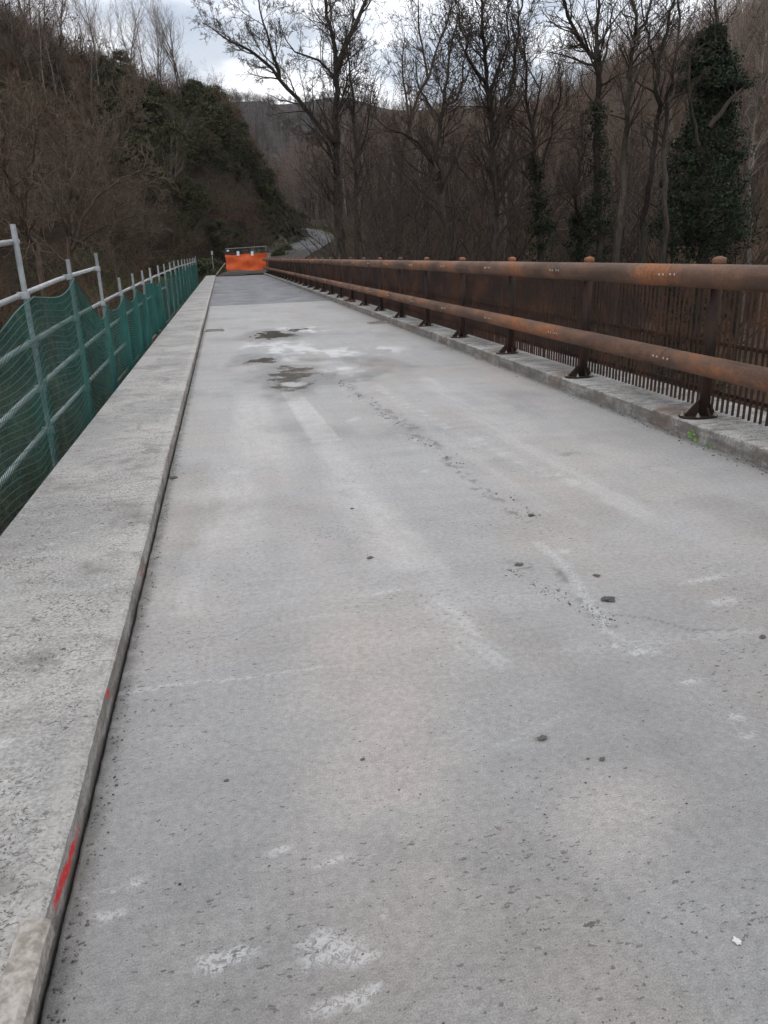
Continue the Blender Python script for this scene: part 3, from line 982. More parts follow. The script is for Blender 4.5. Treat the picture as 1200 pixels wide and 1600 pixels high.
# proud mortar edging that starts beside the camera and stops with a broken end
V, F = [], []
rn = np.random.RandomState(2)
ys = np.arange(-4, 1.345, 0.03)
for i, y in enumerate(ys):
    j = rn.uniform(-0.0013, 0.0013, 4)
    end = max(0.0, 1 - (ys[-1] - y) / 0.05) * 0.006
    V += [(-0.490 + j[0], y, 0.045 + j[1]), (-0.490 + j[1], y, 0.088 + j[2] - end), (-0.504 + j[3], y, 0.098 + j[2] - end), (-0.548 + j[3] * 2, y, 0.099 + j[0] - end), (-0.556 + j[1] * 2, y, 0.078)]
n = len(ys)
for k in range(n - 1):
    for j in range(4):
        F.append((k * 5 + j, k * 5 + j + 1, (k + 1) * 5 + j + 1, (k + 1) * 5 + j))
F.append(tuple(range(4, -1, -1)))
F.append(tuple((n - 1) * 5 + j for j in range(5)))
ed = link('edging', new_mesh('edging', V, [f[::-1] for f in F], [M['edging']]), kerb_left)
ed['label'] = 'tan mortar edging with a broken end'

# ------------------------------------------------------------------ rust brown guard rail on the right
PITCH = 2.06
PX, RX = 3.522, 3.395
posts_y = [5.06 + PITCH * k for k in range(-5, 29)]
guard = empty('guard_rail', (PX, posts_y[0], 0.12))
tag(guard, 'long rust brown pipe guard rail bolted to the right kerb', 'guard rail')
G0 = Vector(guard.location)

mb = MB(); mb.tube([(0, 0, 0.01), (0, 0, 1.13)], 0.041, 16)
me_post = mb.mesh('post', M['rust_dark'], True)
mb = MB(); mb.lathe((0, 0, 0), [(0.044, 1.115), (0.049, 1.12), (0.049, 1.150), (0.044, 1.157), (0.018, 1.168), (0.004, 1.170)], 20)
me_cap = mb.mesh('cap', M['rust_rail'], True)
# oval base plate with gussets
V, F = [], []
nn = 28
for z in (0.0, 0.016):
    for k in range(nn):
        t = 2 * math.pi * k / nn
        V.append((0.142 * math.copysign(abs(math.cos(t)) ** 0.8, math.cos(t)) - 0.045, 0.105 * math.copysign(abs(math.sin(t)) ** 0.8, math.sin(t)), z))
F = [(k, (k + 1) % nn, nn + (k + 1) % nn, nn + k) for k in range(nn)] + [tuple(range(nn - 1, -1, -1)), tuple(nn + k for k in range(nn))]
me_plate = new_mesh('base_plate', V, F, [M['rust_dark']])
me_guss = []
for sx, ln, ht in ((-1, 0.11, 0.12), (1, 0.045, 0.08)):
    mb = MB()
    a = [(sx * 0.045, -0.007, 0.016), (sx * (0.045 + ln), -0.007, 0.016), (sx * (0.045 + ln), -0.007, 0.03), (sx * 0.05, -0.007, 0.016 + ht)]
    b = [(x, 0.007, z) for x, y, z in a]
    mb.add(a + b, [(0, 1, 2, 3), (7, 6, 5, 4), (0, 4, 5, 1), (1, 5, 6, 2), (2, 6, 7, 3), (3, 7, 4, 0)])
    me_guss.append(mb.mesh('gusset', M['rust_dark']))
a = [(-0.007, -0.045, 0.016), (-0.007, -0.095, 0.016), (-0.007, -0.04, 0.08)]
for q in (1, -1):
    aa = [(x, y * q, z) for x, y, z in a]
    bb = [(-x, y, z) for x, y, z in aa]
    mb = MB().add(aa + bb, [(0, 1, 2), (5, 4, 3), (0, 3, 4, 1), (1, 4, 5, 2), (2, 5, 3, 0)])
    me_guss.append(mb.mesh('gusset', M['rust_dark']))
mb = MB(); mb.lathe((0, 0, 0), [(0.017, 0), (0.017, 0.004), (0.012, 0.004), (0.012, 0.018), (0.006, 0.019), (0.006, 0.03)], 6)
me_bolt = mb.mesh('bolt', M['zinc_bolt'])
mb = MB()
mb.box((-0.075, 0, 0), (0.06, 0.09, 0.10))
me_brk = mb.mesh('rail_bracket', M['rust_dark'])
prn = random.Random(8)
for i, y in enumerate(posts_y):
    p = link('post', me_post, guard, Vector((PX, y, 0.12)) - G0)
    p.rotation_euler = (prn.uniform(-0.004, 0.004), prn.uniform(-0.004, 0.004), prn.uniform(-0.05, 0.05))
    link('cap', me_cap, p)
    link('base_plate', me_plate, p)
    for g_ in (me_guss if y < 34 else me_guss[:1]):
        link('gusset', g_, p)
    for z in (0.413, 1.035):
        link('rail_bracket', me_brk, p, (0, 0, z))
    if y < 24:
        for bx, by in ((-0.165, 0.025), (-0.09, -0.07), (-0.09, 0.07), (0.055, -0.062), (0.055, 0.062)):
            link('bolt', me_bolt, p, (bx, by, 0.016))


def pipe_section(r, seed):
    """one length of pipe with a rolled seam at its near end, along +Y from 0"""
    mb_ = MB()
    Lh = PITCH - 0.004
    mb_.tube([(0, 0, 0), (0, 0.006, 0), (0, 0.012, 0), (0, Lh * 0.33, 0.0), (0, Lh * 0.66, 0), (0, Lh - 0.006, 0), (0, Lh, 0)],
             [r - 0.012, r - 0.004, r, r, r, r - 0.002, r - 0.012], 28)
    me = mb_.mesh('rail_section', M['rust_rail'], True)
    return me


me_top, me_low = pipe_section(0.084, 1), pipe_section(0.076, 2)
mb = MB(); mb.lathe((0, 0, 0), [(0.0095, 0), (0.0095, 0.004), (0.007, 0.007), (0.002, 0.0085)], 8)
me_rb = mb.mesh('bolt_head', M['zinc_bolt'], True)
for z, me, r, nm in ((1.155, me_top, 0.084, 'top'), (0.533, me_low, 0.076, 'low')):
    for i, y in enumerate(posts_y):
        ys = y + 0.34
        s_ = link('rail_section', me, guard, Vector((RX, ys, z)) - G0)
        s_.rotation_euler = (prn.uniform(-0.0015, 0.0015), 0, prn.uniform(-0.0015, 0.0015))
        if ys < 21:
            for dy in (0.045, 0.10, PITCH - 0.05, PITCH - 0.105):
                b = link('bolt_head', me_rb, s_)
                b.rotation_euler = (0, -math.pi / 2, 0)
                b.location = (-r + 0.002, dy, 0.008)

# ------------------------------------------------------------------ flat bar fence behind the guard rail
FX = 3.70
fence = empty('bar_fence', (FX, posts_y[0], 0.12))
tag(fence, 'dense rust brown fence of upright flat bars behind the guard rail', 'fence')
mb = MB()
mb.box((0.022, PITCH / 2, 0), (0.008, PITCH - 0.02, 0.03))
me_pan = mb.mesh('crossbar', M['rust_bar'])
BP = PITCH / 32
mb = MB(); mb.box((0, 0, 0.495), (0.021, 0.006, 0.99))
me_bar = mb.mesh('bar', M['rust_bar'])
rest = MB()
count = 0
for i, y in enumerate(posts_y[:-1]):
    pan = link('crossbar', me_pan, fence, (0, y - posts_y[0], 0.52))
    for z in (0.15, 0.985):
        link('crossbar', me_pan, fence, (0, y - posts_y[0], z))
    for k in range(32):
        yb = (k + 0.5) * BP
        if i >= 3 and count < 300:
            b = link('bar', me_bar, pan, (prn.uniform(-0.002, 0.002), yb + prn.uniform(-0.003, 0.003), -0.508))
            b.rotation_euler = (prn.uniform(-0.003, 0.003), prn.uniform(-0.003, 0.003), prn.uniform(-0.06, 0.06))
            count += 1
        else:
            rest.box((prn.uniform(-0.002, 0.002), y - posts_y[0] + yb, 0.507), (0.021, 0.006, 0.99))
rb = link('bars', rest.mesh('bars', M['rust_bar']), fence)
tag(rb, kind='stuff')

# ------------------------------------------------------------------ scaffold railing on the left with its green net
SX = -1.55
def curve(tab):
    xs = [a for a, _ in tab]
    zs = [b for _, b in tab]
    return lambda y: float(np.interp(y, xs, zs))
zA = curve([(2, 0.96), (4, 1.03), (5.7, 1.12), (8.5, 1.26), (10.9, 1.33)])
zB = curve([(2, 0.63), (5.4, 0.74), (6.6, 0.79), (8.7, 0.85), (12.2, 0.92), (20, 1.03), (30, 1.13), (51, 1.22)])
zC = curve([(2, 0.23), (5.1, 0.35), (6.5, 0.42), (8.6, 0.49), (11.7, 0.56), (20, 0.66), (51, 0.75)])
zD = curve([(2, -0.12), (4.84, 0.0), (6.56, 0.07), (10.55, 0.15), (20, 0.24), (51, 0.3)])
sc_y = [2.75, 4.7, 6.65, 8.6, 10.6, 12.5, 14.3, 16.1, 18.0, 20.2, 22.4, 24.9, 27.4, 29.9, 32.6, 35.4, 38.4, 41.6, 45.0, 48.4, 51.1]
sc_top = [1.75, 1.72, 1.70, 1.44, 1.51] + [zB(y) + 0.24 for y in sc_y[5:-1]] + [1.56]
scaf = empty('scaffold_railing', (SX, sc_y[0], -0.4))
tag(scaf, 'galvanised scaffold tube railing along the left side of the bridge', 'scaffold')
S0 = Vector(scaf.location)


def add_part(name, mb_, mat, parent, origin, smooth=True):
    me = mb_.mesh(name, mat, smooth)
    o = link(name, me, parent)
    if smooth:
        me.set_sharp_from_angle(angle=R_(40))
    return o


mb = MB()
mb.lathe((0, 0, -0.028), [(0.036, 0), (0.038, 0.006), (0.038, 0.05), (0.036, 0.056)], 12)
mb.V = [(x - 0.03 if x < 0 else x * 0.75, y * 1.15, z) for x, y, z in mb.V]
me_clamp = mb.mesh('clamp', M['galv_dull'])
for i, y in enumerate(sc_y):
    t = sc_top[i]
    lean = prn.uniform(-0.02, 0.02)
    mb = MB()
    mb.tube([Vector((SX - 0.02, y, -1.6)) - S0, Vector((SX + lean * 0.3, y + lean, t)) - S0], 0.0215, 12)
    po = add_part('post', mb, M['galv_dull'], scaf, S0)
    for f in (zA if y < 11 else None, zB, zC if y < 23 else None, zD if y < 13 else None):
        if f is not None:
            link('clamp', me_clamp, po, Vector((SX, y, f(y))) - S0)


def tube_run(f, ya, yb, off, name='rail', r=0.0215):
    """tubes end to end, six metres each"""
    y = ya
    while y < yb - 0.3:
        y2 = min(y + 6.0, yb)
        mb_ = MB()
        ys_ = np.linspace(y - 0.06, y2 + 0.06, 7)
        mb_.tube([Vector((SX + off, q, f(q))) - S0 for q in ys_], r, 12)
        add_part(name, mb_, M['galv'], scaf, S0)
        y = y2
        off = off + (0.004 if off > 0 else -0.004)


tube_run(zA, 1.0, 10.75, -0.05)
tube_run(zB, 1.6, 51.0, -0.05)
tube_run(zC, 1.2, 23.0, -0.05)
tube_run(zD, 0.8, 12.7, -0.05)
tube_run(lambda y: zA(y) + 0.40, 0.9, 6.85, -0.05)

# boards of the hanging walkway, and its toe board
wk = empty('scaffold_walkway', (-1.45, 3.0, -0.42))
tag(wk, 'weathered plank walkway hung below the left kerb behind the green net', 'walkway')
y = 11.0
k = 0
while y < 50:
    ln = 3.9
    for j, bx in enumerate((-1.375, -1.600)):
        mb = MB()
        mb.box((bx + 1.45, y - 3.0 + ln / 2, 0.0), (0.215, ln - 0.02, 0.045))
        o = link('plank', mb.mesh('plank', M['wood']), wk)
        o.location.z = prn.uniform(-0.01, 0.01)
    mb = MB()
    mb.box((-0.145 + 0.0, y - 3.0 + ln / 2, 0.13), (0.03, ln - 0.03, 0.2))
    o = link('toe_board', mb.mesh('toe_board', M['wood']), wk)
    o.location = (prn.uniform(-0.015, 0.015), 0, prn.uniform(-0.01, 0.015))
    y += ln
    k += 1

# net: strands that sag from post to post
def net_mesh():
    """one mesh of thin prisms: lengthwise strands every 5 cm and cross strands every 2.5 cm"""
    rs = np.random.RandomState(6)
    ya, yb = 1.2, 51.0
    hang = np.array(sc_y)
    def surf(y, v):
        """v = 0 at the top edge, 1 at the hem"""
        y = np.asarray(y, float)
        top = np.where(y < 10.6, np.interp(y, [2, 4, 5.7, 8.5, 10.6], [0.96, 1.03, 1.12, 1.26, 1.32]), np.interp(y, [10.6, 12.2, 20, 30, 51], [0.90, 0.92, 1.03, 1.13, 1.22]))
        # between the third and fourth posts the hem drops from the upper rail to the next one
        k = np.clip((y - 8.6) / 2.0, 0, 1)
        top = np.where((y > 8.6) & (y < 10.6), 1.27 * (1 - k) + 0.92 * k, top)
        i = np.clip(np.searchsorted(hang, y) - 1, 0, len(hang) - 2)
        u = np.clip((y - hang[i]) / (hang[i + 1] - hang[i]), 0, 1)
        sagk = (0.17 + 0.08 * np.sin(i * 2.3 + 1) + 0.05 * np.sin(i * 5.1)) * np.where(y > 11, 0.7, 1.0)
        u = u + 0.13 * np.sin(i * 3.7) * u * (1 - u)
        sag = sagk * (1 - (2 * u - 1) ** 2)
        lobes = 0.045 * np.sin(i * 1.7 + v * 5) * np.sin(u * math.pi * 2) + 0.010 * np.sin(u * 5 + v * 4 + i * 2)
        bottom = np.interp(y, [9.5, 12.5, 16, 24, 34, 40], [-0.55, -0.22, -0.06, -0.10, -0.30, -0.45])
        z = top - 0.02 - (top - bottom) * v - sag * (1 - 0.55 * v) - lobes
        x = SX + 0.034 + 0.05 * np.sin(u * math.pi) * 0.6 - 0.05 * np.sin(u * math.pi) * sm(np.abs(v - 0.33), 0.02, 0.2) * (0.35 + 0.5 * np.sin(v * 3.0 + i)) * 0.5 + 0.004 * np.sin(y * 3 + v * 5)
        return np.stack([x, y, z], -1)
    V, F = [], []
    off = 0
    def strip(pts, w, d):
        nonlocal off
        n_ = len(pts)
        a = pts + np.array([0, 0, w]) if d == 'h' else pts + np.array([0, w, 0])
        b = pts - np.array([0, 0, w]) if d == 'h' else pts - np.array([0, w, 0])
        c = pts + np.array([w * 1.6, 0, 0])
        V.append(np.concatenate([a, b, c]))
        i = np.arange(n_ - 1)
        for p_, q_ in ((0, 1), (1, 2), (2, 0)):
            F.append(off + np.stack([p_ * n_ + i, p_ * n_ + i + 1, q_ * n_ + i + 1, q_ * n_ + i], -1))
        off += 3 * n_
    yy = np.concatenate([np.arange(ya, 14, 0.10), np.arange(14, yb, 0.2)])
    for v in np.linspace(0, 1, 31):
        strip(surf(yy, np.full_like(yy, v)), 0.006 if v < 0.01 else 0.0030, 'h')
    vv = np.linspace(0, 1, 22)
    ys_ = np.concatenate([np.arange(ya, 20, 0.036), np.arange(20, yb, 0.11)])
    for y_ in ys_:
        strip(surf(np.full_like(vv, y_), vv), 0.0022 if y_ < 20 else 0.0028, 'v')
    return new_mesh('safety_net', np.concatenate(V), np.concatenate(F), [M['net']])


net = link('safety_net', net_mesh())
tag(net, 'sagging green mesh debris net hung from the scaffold railing', 'net')

# ------------------------------------------------------------------ barrier at the far end of the bridge
BY = 64.6
bar = empty('site_fence_panel', (2.05, BY, 0.08))
tag(bar, 'wire mesh site fence panel closing the far end of the bridge', 'fence panel')
mb = MB()
w2, hh = 1.62, 2.02
mb.tube([(-w2, 0, 0.05), (-w2, 0, hh - 0.05), (w2, 0, hh + 0.06), (w2, 0, 0.05)], 0.021, 8)
mb.tube([(-w2, 0, 0.22), (w2, 0, 0.24)], 0.019, 8)
link('frame', mb.mesh('frame', M['galv_dull']), bar)
mb = MB()
for k in range(1, 22):
    x = -w2 + 2 * w2 * k / 22
    mb.tube([(x, 0.0, 0.24), (x, 0.0, hh - 0.03)], 0.0028, 3, False)
for k in range(9):
    z = 0.4 + k * 0.2
    mb.tube([(-w2, 0, z), (w2, 0, z + 0.01)], 0.0028, 3, False)
tag(link('wire_mesh', mb.mesh('wire_mesh', M['galv_dull']), bar), kind='stuff')
for sx in (-1, 1):
    mb = MB()
    mb.box((sx * (w2 - 0.05), 0, 0.0), (0.22, 0.62, 0.14), taper=0.85)
    link('foot', mb.mesh('foot', M['under']), bar)

# orange plastic net tied over the panel, creased
V, F = [], []
nu, nv = 44, 22
for lay in (0, 1):
    for j in range(nv + 1):
        for i in range(nu + 1):
            u, v = i / nu, j / nv
            x = 2.05 - 1.66 + u * 3.30
            zt = 1.60 + 0.10 * u - 0.07 * math.sin(u * 9.0) * 0.4 - 0.05 * math.sin(u * math.pi)
            zb = 0.36 + 0.03 * math.sin(u * 7)
            z = zb + (zt - zb) * v
            dd = 0.035 * math.sin(u * 21 + v * 4) + 0.03 * math.sin(u * 9 - v * 7 + 1) + 0.03 * math.sin(v * 9 + u * 5)
            V.append((x + 0.02 * math.sin(v * 8) * (1 if u > 0.5 else -1), BY - 0.085 - dd + lay * 0.006, z))
st = (nu + 1) * (nv + 1)
for j in range(nv):
    for i in range(nu):
        a = j * (nu + 1) + i
        F.append((a, a + 1, a + nu + 2, a + nu + 1))
        F.append((st + a + nu + 1, st + a + nu + 2, st + a + 1, st + a))
on = link('orange_net', new_mesh('orange_net', V, F, [M['orange']], True))
tag(on, 'creased orange plastic safety netting tied across the site fence panel', 'net')
for px, lab, w in ((372, 'left of two white paper notices above the orange netting', 0.21), (394, 'right of two white paper notices above the orange netting', 0.20)):
    q = at(px, 396, BY - 0.2)
    mb = MB()
    mb.box((0, 0, 0), (w, 0.006, 0.34))
    n_ = link('notice', mb.mesh('notice', M['paper']), None, (q.x, BY - 0.17, q.z))
    n_.rotation_euler = (0, prn.uniform(-0.05, 0.05), 0)
    tag(n_, lab, 'notice', 'notices on the fence panel')
q = at(356, 392, BY - 0.1)
mb = MB(); mb.lathe((0, 0, -0.06), [(0.05, 0), (0.10, 0.02), (0.11, 0.06), (0.07, 0.11), (0.03, 0.12)], 14)
wl = link('warning_lamp', mb.mesh('warning_lamp', M['paper'], True), None, (q.x, BY - 0.14, q.z))
tag(wl, 'small pale round warning lamp at the left corner of the fence panel', 'lamp')
# concrete post stub right of the barrier
mb = MB(); mb.box((0, 0, 0.75), (0.3, 0.3, 1.6), taper=0.92)
mb.box((0, 0, 1.58), (0.36, 0.36, 0.1))
q = at(420, 424, 65.2)
cp = link('concrete_post', mb.mesh('concrete_post', M['edging']), None, (q.x + 0.1, 65.4, 0.0))
tag(cp, 'short tan concrete post at the far end of the guard rail', 'post')
# board leaning from the kerb end to the fence panel
mb = MB()
mb.tube([(-0.45, 62.2, 0.16), (0.32, 64.3, 0.98)], 0.045, 6)
lb = link('leaning_board', mb.mesh('leaning_board', M['wood']))
tag(lb, 'pale wooden pole leaning from the left kerb to the fence panel', 'pole')
# sign post at the bank
q = at(332, 404, 68)
gz = tz(q.x, 68)
mb = MB(); mb.tube([(0, 0, -0.2), (0, 0, 1.9)], 0.03, 8)
sp = empty('marker_post', (q.x, 68, max(gz, -0.3)))
tag(sp, 'thin grey marker post on the bank left of the barrier', 'post')
link('pole', mb.mesh('pole', M['galv_dull']), sp)
mb = MB(); mb.box((0, -0.03, 1.72), (0.16, 0.02, 0.28))
link('plate', mb.mesh('plate', M['galv']), sp)

# ------------------------------------------------------------------ drain inlets in the roadway
def drain(x, y, lab):
    r = empty('drain_inlet', (x, y, 0.0))
    tag(r, lab, 'drain', 'drain inlets beside the kerbs')
    mb_ = MB()
    o4 = [(-0.20, -0.14), (0.20, -0.14), (0.20, 0.14), (-0.20, 0.14)]
    i4 = [(-0.172, -0.11), (0.172, -0.11), (0.172, 0.11), (-0.172, 0.11)]
    Vr = [(a_, b_, -0.002) for a_, b_ in o4] + [(a_, b_, 0.028) for a_, b_ in o4] + [(a_, b_, 0.028) for a_, b_ in i4] + [(a_, b_, -0.002) for a_, b_ in i4]
    Fr = []
    for j in range(4):
        k = (j + 1) % 4
        Fr += [(j, k, 4 + k, 4 + j), (4 + j, 4 + k, 8 + k, 8 + j), (8 + j, 8 + k, 12 + k, 12 + j)]
    mb_.add(Vr, Fr)
    link('frame', mb_.mesh('frame', M['edging']), r)
    mb_ = MB(); mb_.box((0, 0, 0.004), (0.345, 0.22, 0.004))
    link('pit', mb_.mesh('pit', M['under']), r)
    for k in range(5):
        mb_ = MB(); mb_.box((-0.13 + k * 0.065, 0, 0.013), (0.012, 0.219, 0.012))
        link('grate_bar', mb_.mesh('grate_bar', M['rust_dark']), r)
drain(-0.27, 15.9, 'nearest drain inlet beside the left kerb')
drain(-0.27, 33.2, 'second drain inlet along the left kerb, past the cross joint')
drain(-0.27, 48.2, 'farthest drain inlet beside the left kerb')
drain(3.08, 15.7, 'nearest drain inlet beside the right kerb')
drain(3.08, 31.1, 'second drain inlet along the right kerb')
drain(3.08, 47.3, 'farthest drain inlet beside the right kerb')

# ------------------------------------------------------------------ clods, chips and crumbs on the roadway
def rock_mesh(name, seed, mat, sq=0.5):
    rs = np.random.RandomState(seed)
    import bmesh
    bm = bmesh.new()
    bmesh.ops.create_icosphere(bm, subdivisions=3, radius=1.0)
    offs = rs.uniform(-5, 5, 3)
    for v in bm.verts:
        n_ = mnoise.noise(Vector(v.co) * 1.6 + Vector(offs)) * 0.8 + mnoise.noise(Vector(v.co) * 4.1 + Vector(offs)) * 0.4
        v.co *= 1 + n_
        v.co.z *= sq
    me = bpy.data.meshes.new(name)
    bm.to_mesh(me)
    bm.free()
    me.materials.append(mat)
    return me


clod_me = [rock_mesh('clod', s, M['stone'], 0.45) for s in range(4)]
for (px, py, r, lab) in ((848, 1154, 0.016, 'dark flattened clod with an oily rim on the bare deck'), (941, 1187, 0.011, 'small black clod right of the oily clod'),
                         (919, 1186, 0.006, 'tiny grey crumb left of the small black clod'), (578, 872, 0.018, 'brown clod alone on the middle of the deck'),
                         (950, 938, 0.030, 'dark torn concrete lump beside the crack'), (811, 883, 0.022, 'flat dark clod left of the torn track'),
                         (271, 747, 0.030, 'dark stone against the left kerb'), (354, 1220, 0.008, 'small dark pebble on the left of the deck'),
                         (567, 1187, 0.008, 'small dark pebble near the middle of the deck'), (932, 900, 0.016, 'grey crumb above the torn concrete lump'),
                         (1085, 1545, 0.0, ''), (830, 806, 0.022, 'flat clod at the end of the crumb trail'), (550, 795, 0.012, 'small brown crumb below the wheel track'),
                         (1192, 996, 0.015, 'dark crumb at the right edge of the picture')):
    if r == 0:
        continue
    k = prn.randrange(4)
    c = (px - 600.0, 800.0 - py, -F_PX)
    rr_ = [sum(CAM_R[i][j] * c[j] for j in range(3)) for i in range(3)]
    t = -CAM_H / rr_[2]
    o = link('clod', clod_me[k], None, (rr_[0] * t, rr_[1] * t, r * 0.22))
    o.scale = (r * 0.85, r * 0.62, r * 0.45)
    o.rotation_euler = (0, 0, prn.uniform(-0.5, 0.5))
    tag(o, lab, 'clod', 'clods lying on the deck')
o = link('chip', rock_mesh('chip', 9, M['pale_chip'], 0.5), None, (0.925, 1.02, 0.003))
o.scale = (0.007, 0.009, 0.006)
tag(o, 'tiny white chip at the lower right of the deck', 'chip')


def crumbs(name, pts, mat, seed):
    rs = np.random.RandomState(seed)
    base = np.array([(1, 0, 0), (-1, 0, 0), (0, 1, 0), (0, -1, 0), (0, 0, 1), (0, 0, -1)], float)
    tri = np.array([(0, 2, 4), (2, 1, 4), (1, 3, 4), (3, 0, 4), (2, 0, 5), (1, 2, 5), (3, 1, 5), (0, 3, 5)])
    V, F = [], []
    for i, (x, y, z, r) in enumerate(pts):
        v = base * (r * rs.uniform(0.6, 1.3, (6, 1))) * np.array([1.2, 1.0, 0.7])
        a = rs.uniform(0, 6.28)
        c, s = math.cos(a), math.sin(a)
        v = np.stack([v[:, 0] * c - v[:, 1] * s, v[:, 0] * s + v[:, 1] * c, v[:, 2]], 1) + np.array([x, y, z + r * 0.3])
        V.append(v)
        F.append(tri + 6 * i)
    o_ = link(name, new_mesh(name, np.concatenate(V), np.concatenate(F), [mat]))
    return tag(o_, kind='stuff')


rs = np.random.RandomState(4)
pts = []
for _ in range(1500):                                   # grit along the left kerb
    y = 1.0 + 24 * rs.rand() ** 2
    pts.append((XL + 0.021 + abs(rs.normal(0, 0.026)), y, 0, 0.0012 + 0.0045 * rs.rand() ** 3))
for _ in range(900):                                   # grit along the right kerb
    y = 3.5 + 20 * rs.rand() ** 1.6
    pts.append((XR - 0.004 - abs(rs.normal(0, 0.05)), y, 0, 0.002 + 0.008 * rs.rand() ** 3))
for _ in range(700):                                   # crumbs torn up by the tracked machine
    k = rs.rand()
    y = 3.6 + 6.0 * rs.rand()
    x = np.interp(y, [3.6, 4.9, 7.5, 9.6], [1.56, 1.45, 1.25, 1.2]) + rs.normal(0, 0.045)
    if mnoise.noise(Vector((x * 3, y * 3, 0))) > -0.05:
        pts.append((x, y, 0, 0.0015 + 0.008 * rs.rand() ** 4))
for _ in range(300):
    y = rs.uniform(2.35, 3.0)
    x = np.interp(y, [2.35, 3.0], [1.37, 1.16]) + rs.normal(0, 0.03)
    pts.append((x, y, 0, 0.001 + 0.004 * rs.rand() ** 3))
for _ in range(1400):                                  # loose grains everywhere
    y = 0.9 + 12 * rs.rand() ** 1.8
    pts.append((rs.uniform(XL + 0.05, XR - 0.05), y, 0, 0.0010 + 0.0032 * rs.rand() ** 4))
crumbs('grit', pts, M['stone'], 1)
# a small weed rooted in the joint at the foot of the right kerb
wd = empty('weed', (XR - 0.01, 4.72, 0.0))
tag(wd, 'small bright green weed at the foot of the right kerb', 'weed')
M['weed'] = mat_leaf('weed_leaf', (0.10, 0.28, 0.02), (0.20, 0.45, 0.05), 0.5)
wr = random.Random(5)
for i_ in range(34):
    yy = wr.choice((wr.gauss(0.10, 0.02), wr.uniform(-0.16, 0.12)))
    up_ = 0.085 if yy > 0.07 else 0.025
    z_ = wr.uniform(0.006, up_)
    sz = wr.uniform(0.012, 0.022)
    d_ = Vector((wr.uniform(-1, -0.1), wr.gauss(0, 0.8), wr.uniform(0.1, 0.9))).normalized()
    sd_ = d_.orthogonal().normalized()
    b_ = Vector((wr.uniform(-0.02, 0.0), yy, z_))
    lf = MB().add([b_, b_ + d_ * sz * 0.5 + sd_ * sz * 0.4, b_ + d_ * sz, b_ + d_ * sz * 0.5 - sd_ * sz * 0.4, b_ + d_ * sz * 0.5 + Vector((0, 0, -0.003))],
                 [(0, 1, 4), (1, 2, 4), (2, 3, 4), (3, 0, 4), (0, 3, 2, 1)])
    link('leaf', lf.mesh('leaf', M['weed']), wd)
for yy in (0.10, 0.04, -0.08):
    st_m = MB(); st_m.tube([(0, yy * 0.6, 0), (-0.008, yy, 0.02), (-0.01, yy + 0.01, 0.08 if yy > 0.07 else 0.03)], 0.0016, 4)
    link('stem', st_m.mesh('stem', M['weed']), wd)
# dead leaves drifted against a post foot
q = [(3.42 + rs.normal(0, 0.06), 21.6 + rs.normal(0, 0.35), 0.125, 0.03 + 0.03 * rs.rand()) for _ in range(40)]
crumbs('fallen_leaves', q, M['dead_leaf'], 3)


# ------------------------------------------------------------------ trees
def tubes_mesh(name, polys, mat, kmap, mat2=None):
    """polys: list of (points, radii, level); one mesh of tapering tubes"""
    groups = {}
    for pts, rad, lv in polys:
        groups.setdefault((len(pts), kmap(lv)), []).append((pts, rad))
    Vs, Fs, off = [], [], 0
    for (n, k), lst in groups.items():
        P = np.array([[tuple(p) for p in a] for a, _ in lst], float)
        Rr = np.array([b for _, b in lst], float)
        D = np.empty_like(P)
        D[:, 1:-1] = P[:, 2:] - P[:, :-2]
        D[:, 0] = P[:, 1] - P[:, 0]
        D[:, -1] = P[:, -1] - P[:, -2]
        D /= np.linalg.norm(D, axis=-1, keepdims=True) + 1e-9
        ref = np.where(np.abs(D[..., 2:3]) > 0.8, np.array([1.0, 0, 0]), np.array([0, 0, 1.0]))
        ref = np.broadcast_to(ref[:, :1], D.shape)
        A = np.cross(D, ref)
        A /= np.linalg.norm(A, axis=-1, keepdims=True) + 1e-9
        B = np.cross(D, A)
        t = np.arange(k) * 2 * math.pi / k
        ring = A[:, :, None, :] * np.cos(t)[None, None, :, None] + B[:, :, None, :] * np.sin(t)[None, None, :, None]
        V = P[:, :, None, :] + ring * Rr[:, :, None, None]
        m = len(lst)
        Vs.append(V.reshape(-1, 3))
        b = np.arange(m)[:, None, None] * (n * k) + np.arange(n - 1)[None, :, None] * k
        i0, i1 = np.arange(k)[None, None, :], (np.arange(k)[None, None, :] + 1) % k
        F = np.stack([b + i0, b + i1, b + k + i1, b + k + i0], -1).reshape(-1, 4) + off
        Fs.append(F)
        off += m * n * k
    return new_mesh(name, np.concatenate(Vs), np.concatenate(Fs), [mat], True)


def rand_perp(d, rg):
    while True:
        v = Vector((rg.gauss(0, 1), rg.gauss(0, 1), rg.gauss(0, 1)))
        v = v - d * v.dot(d)
        if v.length > 0.1:
            return v.normalized()


